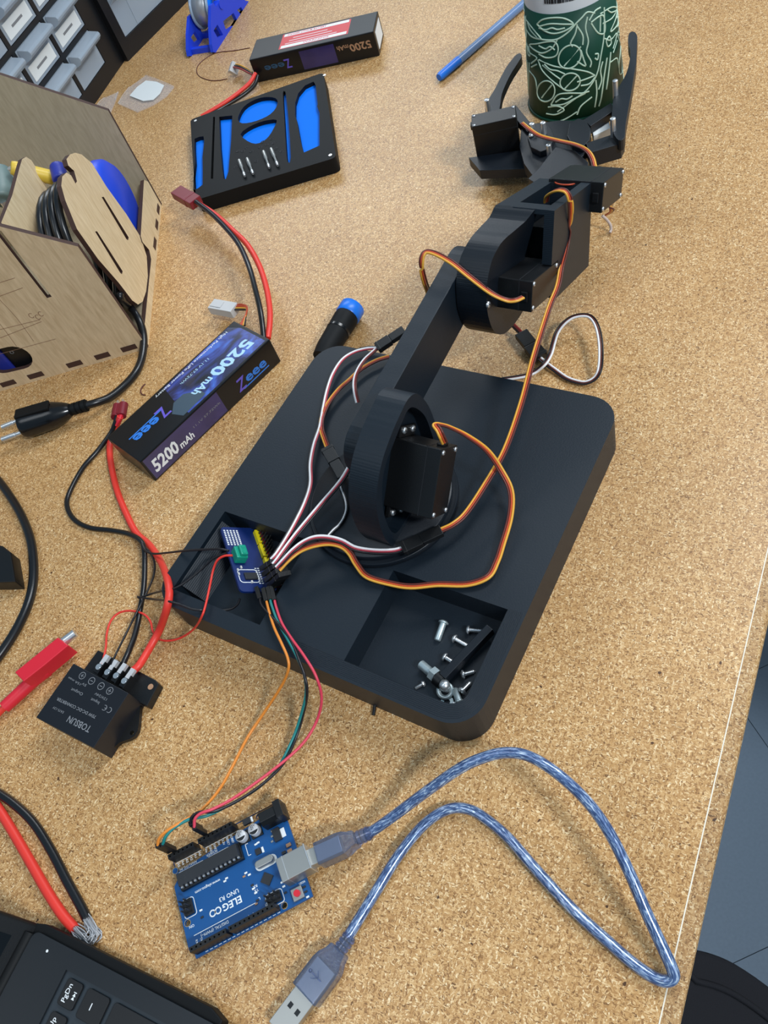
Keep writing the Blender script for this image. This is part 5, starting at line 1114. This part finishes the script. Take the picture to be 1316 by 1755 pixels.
while px < 986:
    wd_ = random.choice((.8, 1.4, 2.2))
    q = cone_hit(px, 6)
    if q:
        a = math.atan2(q.y-CC.y, q.x-CC.x); h_ = wd_/1.75/36/2
        vs = []
        for z, da in ((99, -h_), (99, h_), (117, h_), (117, -h_)): vs.append(CC+Vector(((crad(z)+.12)*math.cos(a+da), (crad(z)+.12)*math.sin(a+da), z)))
        inn = [v-Vector((math.cos(a), math.sin(a), 0))*.5 for v in vs]
        b.add(vs+inn, [(0, 1, 2, 3), (7, 6, 5, 4), (0, 4, 5, 1), (1, 5, 6, 2), (2, 6, 7, 3), (3, 7, 4, 0)])
    px += wd_+random.choice((1.0, 1.6))
b.build('barcode', M['ink'], cup)

# ------------------------------------------------------------------ pen and screwdriver
A_, B_ = V(752, 133, 4.5), V(900, 4, 4.5); d = B_-A_
pen = thing('pen', 'clear blue capped pen lying left of the green cup', 'pen', Matrix.Translation(A_))
b = MB(); b.tube([A_, A_+d*.02, A_+d*.22], [3.4, 4.2, 4.4], 14, 1); b.build('cap', M['tip_blue'], pen)
b = MB(); b.tube([A_+d*.22, B_], 4.0, 14, 1); b.build('barrel', M['pen_blue'], pen)
fit_text('BALLPOINT', A_+d*.40+Vector((0, 0, 4.05)), A_+d*.76+Vector((0, 0, 4.05)), UPZ, 4.2, M['ink'], pen) if 0 else None
b = MB(); b.tube([A_+d*.24+Vector((0, 0, .6)), B_], 1.6, 8, 1); b.build('ink_tube', M['tool_navy'], pen)
A_, B_ = V(600, 534, 11), V(556, 606, 11); d = B_-A_
sd = thing('screwdriver', 'dark screwdriver handle with a bright blue end cap behind the base plate', 'screwdriver', Matrix.Translation(B_))
b = MB(); b.tube([A_-d*.12, A_-d*.10, A_+d*.10, A_+d*.13], [8.5, 10, 10.2, 9.6], 20, 1); b.build('end_cap', M['tip_blue'], sd)
b = MB(); b.tube([A_+d*.13, A_+d*.2, A_+d*.5, A_+d*.9, A_+d*1.1], [9.4, 9.8, 9.4, 8.8, 7.5], 20, 3); b.build('handle', M['rubber'], sd)
b = MB(); b.tube([A_+d*.45, A_+d*.5], 9.7, 20, 1); b.build('grip_ring', M['abs_gloss'], sd)

# ------------------------------------------------------------------ loose screws in the tray
FZ = FLZ
def loose_screw(label, head, tip, r=1.25, hr=2.5, mat='steel', thread=True, name='screw'):
    A_, B_ = V(*head, FZ+hr), V(*tip, FZ+r*.7); d = (B_-A_); n = d.length; T = frame(A_, d, UPZ)
    t = thing(name, label, 'screw', Matrix.Translation((A_.x, A_.y, FZ)), 'loose screws in the tray')
    R = T @ Matrix.Rotation(math.pi/2, 4, 'Y')
    b = MB(R); b.lathe([(0, -1.4), (hr*.6, -1.2), (hr, -.3), (hr, .4), (r, .6)], 16); h = b.build('head', M[mat], t)
    b = MB(R); b.box(-hr*.55, hr*.55, -.2, .2, -1.5, -1.2); b.box(-.2, .2, -hr*.55, hr*.55, -1.5, -1.2); b.build('drive', M['ink'], h)
    pr = []
    if thread:
        k = int(n/1.1)
        for i in range(k):
            z = .6+i*(n-2)/k; pr += [(r*.78, z), (r*1.1, z+.45)]
        pr += [(r*.6, n-1), (0, n)]
    else: pr = [(r, .5), (r, n-.5), (r*.8, n), (0, n)]
    b = MB(R); b.lathe(pr, 12); b.build('shank', M[mat], t)
    return t
loose_screw('thick zinc screw lying nearest the middle of the tray', (760, 1067), (749, 1098), 2.0, 3.0, 'zinc', False)
loose_screw('uppermost threaded screw in the tray, pointing at the black rod', (802.6, 1079.5), (833, 1082))
loose_screw('second threaded screw from the top, beside the black rod', (779, 1094.5), (805, 1109))
loose_screw('third threaded screw from the top, half under the black rod', (762, 1126), (777, 1136))
loose_screw('threaded screw right of the black rod, pointing at the tray wall', (793.7, 1156), (816, 1150))
loose_screw('screw standing slanted in the front right corner of the tray', (792, 1184), (808, 1168))
loose_screw('tiny screw lying alone left of the washer', (725, 1172), (711.5, 1180), .9, 1.7, thread=False)
loose_screw('plain zinc pin lying right of the washer in the tray', (787, 1203), (779, 1181), 1.9, 2.4, 'zinc', False)
rod = thing('ball_link_rod', 'black square linkage rod with an eye end leaning across the tray', 'rod', Matrix.Translation(V(800, 1120, FZ)))
A_, B_ = V(760, 1162, FZ+7), V(841, 1078, FZ+9); T = frame(A_, B_-A_, UPZ); n = (B_-A_).length
b = MB(T); b.box(0, n, -2.4, 2.4, -3.2, 3.2); b.build('bar', M['pla2'], rod, bevel=.4)
b = MB(); q = V(756, 1168, FZ+6); b.tube([q+(V(742, 1156, FZ+6)-q)*.55, q+(V(742, 1156, FZ+6)-q)*-.15], 4.2, 16, 1); b.build('eye', M['abs'], rod)
b = MB(); b.tube([V(721.5, 1138.5, FZ+4), V(741, 1155, FZ+5)], 2.6, 14, 1); b.build('stud', M['zinc'], rod)
q = V(745, 1156.5, FZ+6); dd = (V(741, 1155, FZ+5)-V(721.5, 1138.5, FZ+4)).normalized(); b = MB(); b.cyl(q-dd*2, q+dd*2, 4.2, n=6, smooth=False); b.build('nut', M['zinc'], rod)
b = MB(); q = V(762, 1175, FZ+9); b.lathe([(0, 3.2), (2, 2.8), (3, 1.4), (3, -1.5), (1.6, -2), (1.6, -7)], 18, T=Matrix.Translation(q)); b.build('bolt', M['steel'], rod)
t = thing('washer', 'bright round washer lying against the rod end', 'washer', Matrix.Translation(V(763, 1184, FZ)), 'flat rings in the tray')
b = MB(); b.lathe([(2.4, 0), (4.9, 0), (4.9, 1), (2.4, 1)], 24, T=Matrix.Translation(V(763, 1184, FZ+2)) @ Matrix.Rotation(.25, 4, 'X'), closed=True); b.build('ring', M['zinc'], t)
t = thing('retaining_clip', 'open C shaped clip at the front rim of the tray', 'clip', Matrix.Translation(V(766, 1203, FZ)))
q = V(766, 1203, FZ+1); ring_ = [(q.x+3.6*math.cos(a), q.y+3.6*math.sin(a)) for a in [math.radians(d) for d in range(-230, 51, 20)]]+[(q.x+1.7*math.cos(a), q.y+1.7*math.sin(a)) for a in [math.radians(d) for d in range(50, -231, -20)]]
b = MB(); b.prism(ring_, FZ+.1, FZ+1); b.build('ring', M['zinc'], t)
t = thing('screw_fragment', 'little bright metal piece right of the C clip', 'metal piece', Matrix.Translation(V(780, 1210, FZ)))
b = MB(); b.tube([V(776, 1206, FZ+1), V(782, 1214, FZ+1)], [1.8, .8], 8, 1); b.build('piece', M['steel'], t)

# small litter on the table
for nm, lab, path, r, mat in (('wire_scrap', 'tiny curved brown wire scrap on the table above the front battery', [(249, 658, .6), (243, 664, .6), (241, 671, .6), (244, 676, .6), (249, 677, .6)], .55, M['w_brown']),
                              ('zip_tie_tail', 'short black plastic stub poking out under the front edge of the base', [(643, 1203, 2), (640, 1226, 1)], 1.0, M['abs']),
                              ('thin_wire', 'thin brown wire loop on the table in front of the spool stand', [(428, 82, .5), (400, 87, .5), (369, 91, .5), (346, 105, .5), (337, 118, .5), (341, 130, .5), (357, 137, .5), (373, 138, .5), (389, 135, .5)], .45, M['w_brown'])):
    P = pxpath(path); t = thing(nm, lab, 'scrap' if nm != 'thin_wire' else 'wire', Matrix.Translation(P[0])); b = MB(); b.tube(P, r, 6, 4); b.build('strand', mat, t)

# ------------------------------------------------------------------ chair below the table edge
ch = thing('office_chair', 'black upholstered chair seat below the table edge at the lower right corner', 'chair', Matrix.Translation((120, -150, -750)))
cz = -250
cs = [V(*p, cz) for p in ((1120, 1612), (1186, 1625), (1222, 1634), (1260, 1651), (1316, 1689), (1380, 1745), (1440, 1810))]
seat_poly = closed_smooth([(p.x, p.y) for p in cs]+[(cs[-1].x+20, cs[-1].y-160), (cs[-1].x-60, cs[-1].y-400), (cs[0].x-200, cs[0].y-400), (cs[0].x-260, cs[0].y-160), (cs[0].x-140, cs[0].y-20)], 3)
b = MB(); b.prism(seat_poly, cz-70, cz); b.build('seat', M['cloth'], ch, bevel=18, seg=4, weld=True)
ins = [(x*.9+(cs[0].x-60)*.1, y*.9+(cs[0].y-200)*.1) for x, y in seat_poly]
b = MB(); b.tube([(x, y, cz+.3) for x, y in ins]+[(ins[0][0], ins[0][1], cz+.3)], 2.2, 6, 1); b.build('piping', M['cloth'], ch)
cxx = sum(p[0] for p in seat_poly)/len(seat_poly); cyy = sum(p[1] for p in seat_poly)/len(seat_poly)
b = MB(); b.cyl((cxx, cyy, -690), (cxx, cyy, cz-68), 26); b.build('column', M['abs'], ch)
for i in range(5):
    a = i*2*math.pi/5; b = MB(); b.tube([(cxx, cyy, -680), (cxx+280*math.cos(a), cyy+280*math.sin(a), -705)], [24, 16], 10, 1); lg = b.build('leg', M['abs'], ch)
    b = MB(); q = (cxx+280*math.cos(a), cyy+280*math.sin(a)); b.cyl((q[0]-12, q[1], -725), (q[0]+12, q[1], -725), 25); b.build('caster', M['rubber'], lg)
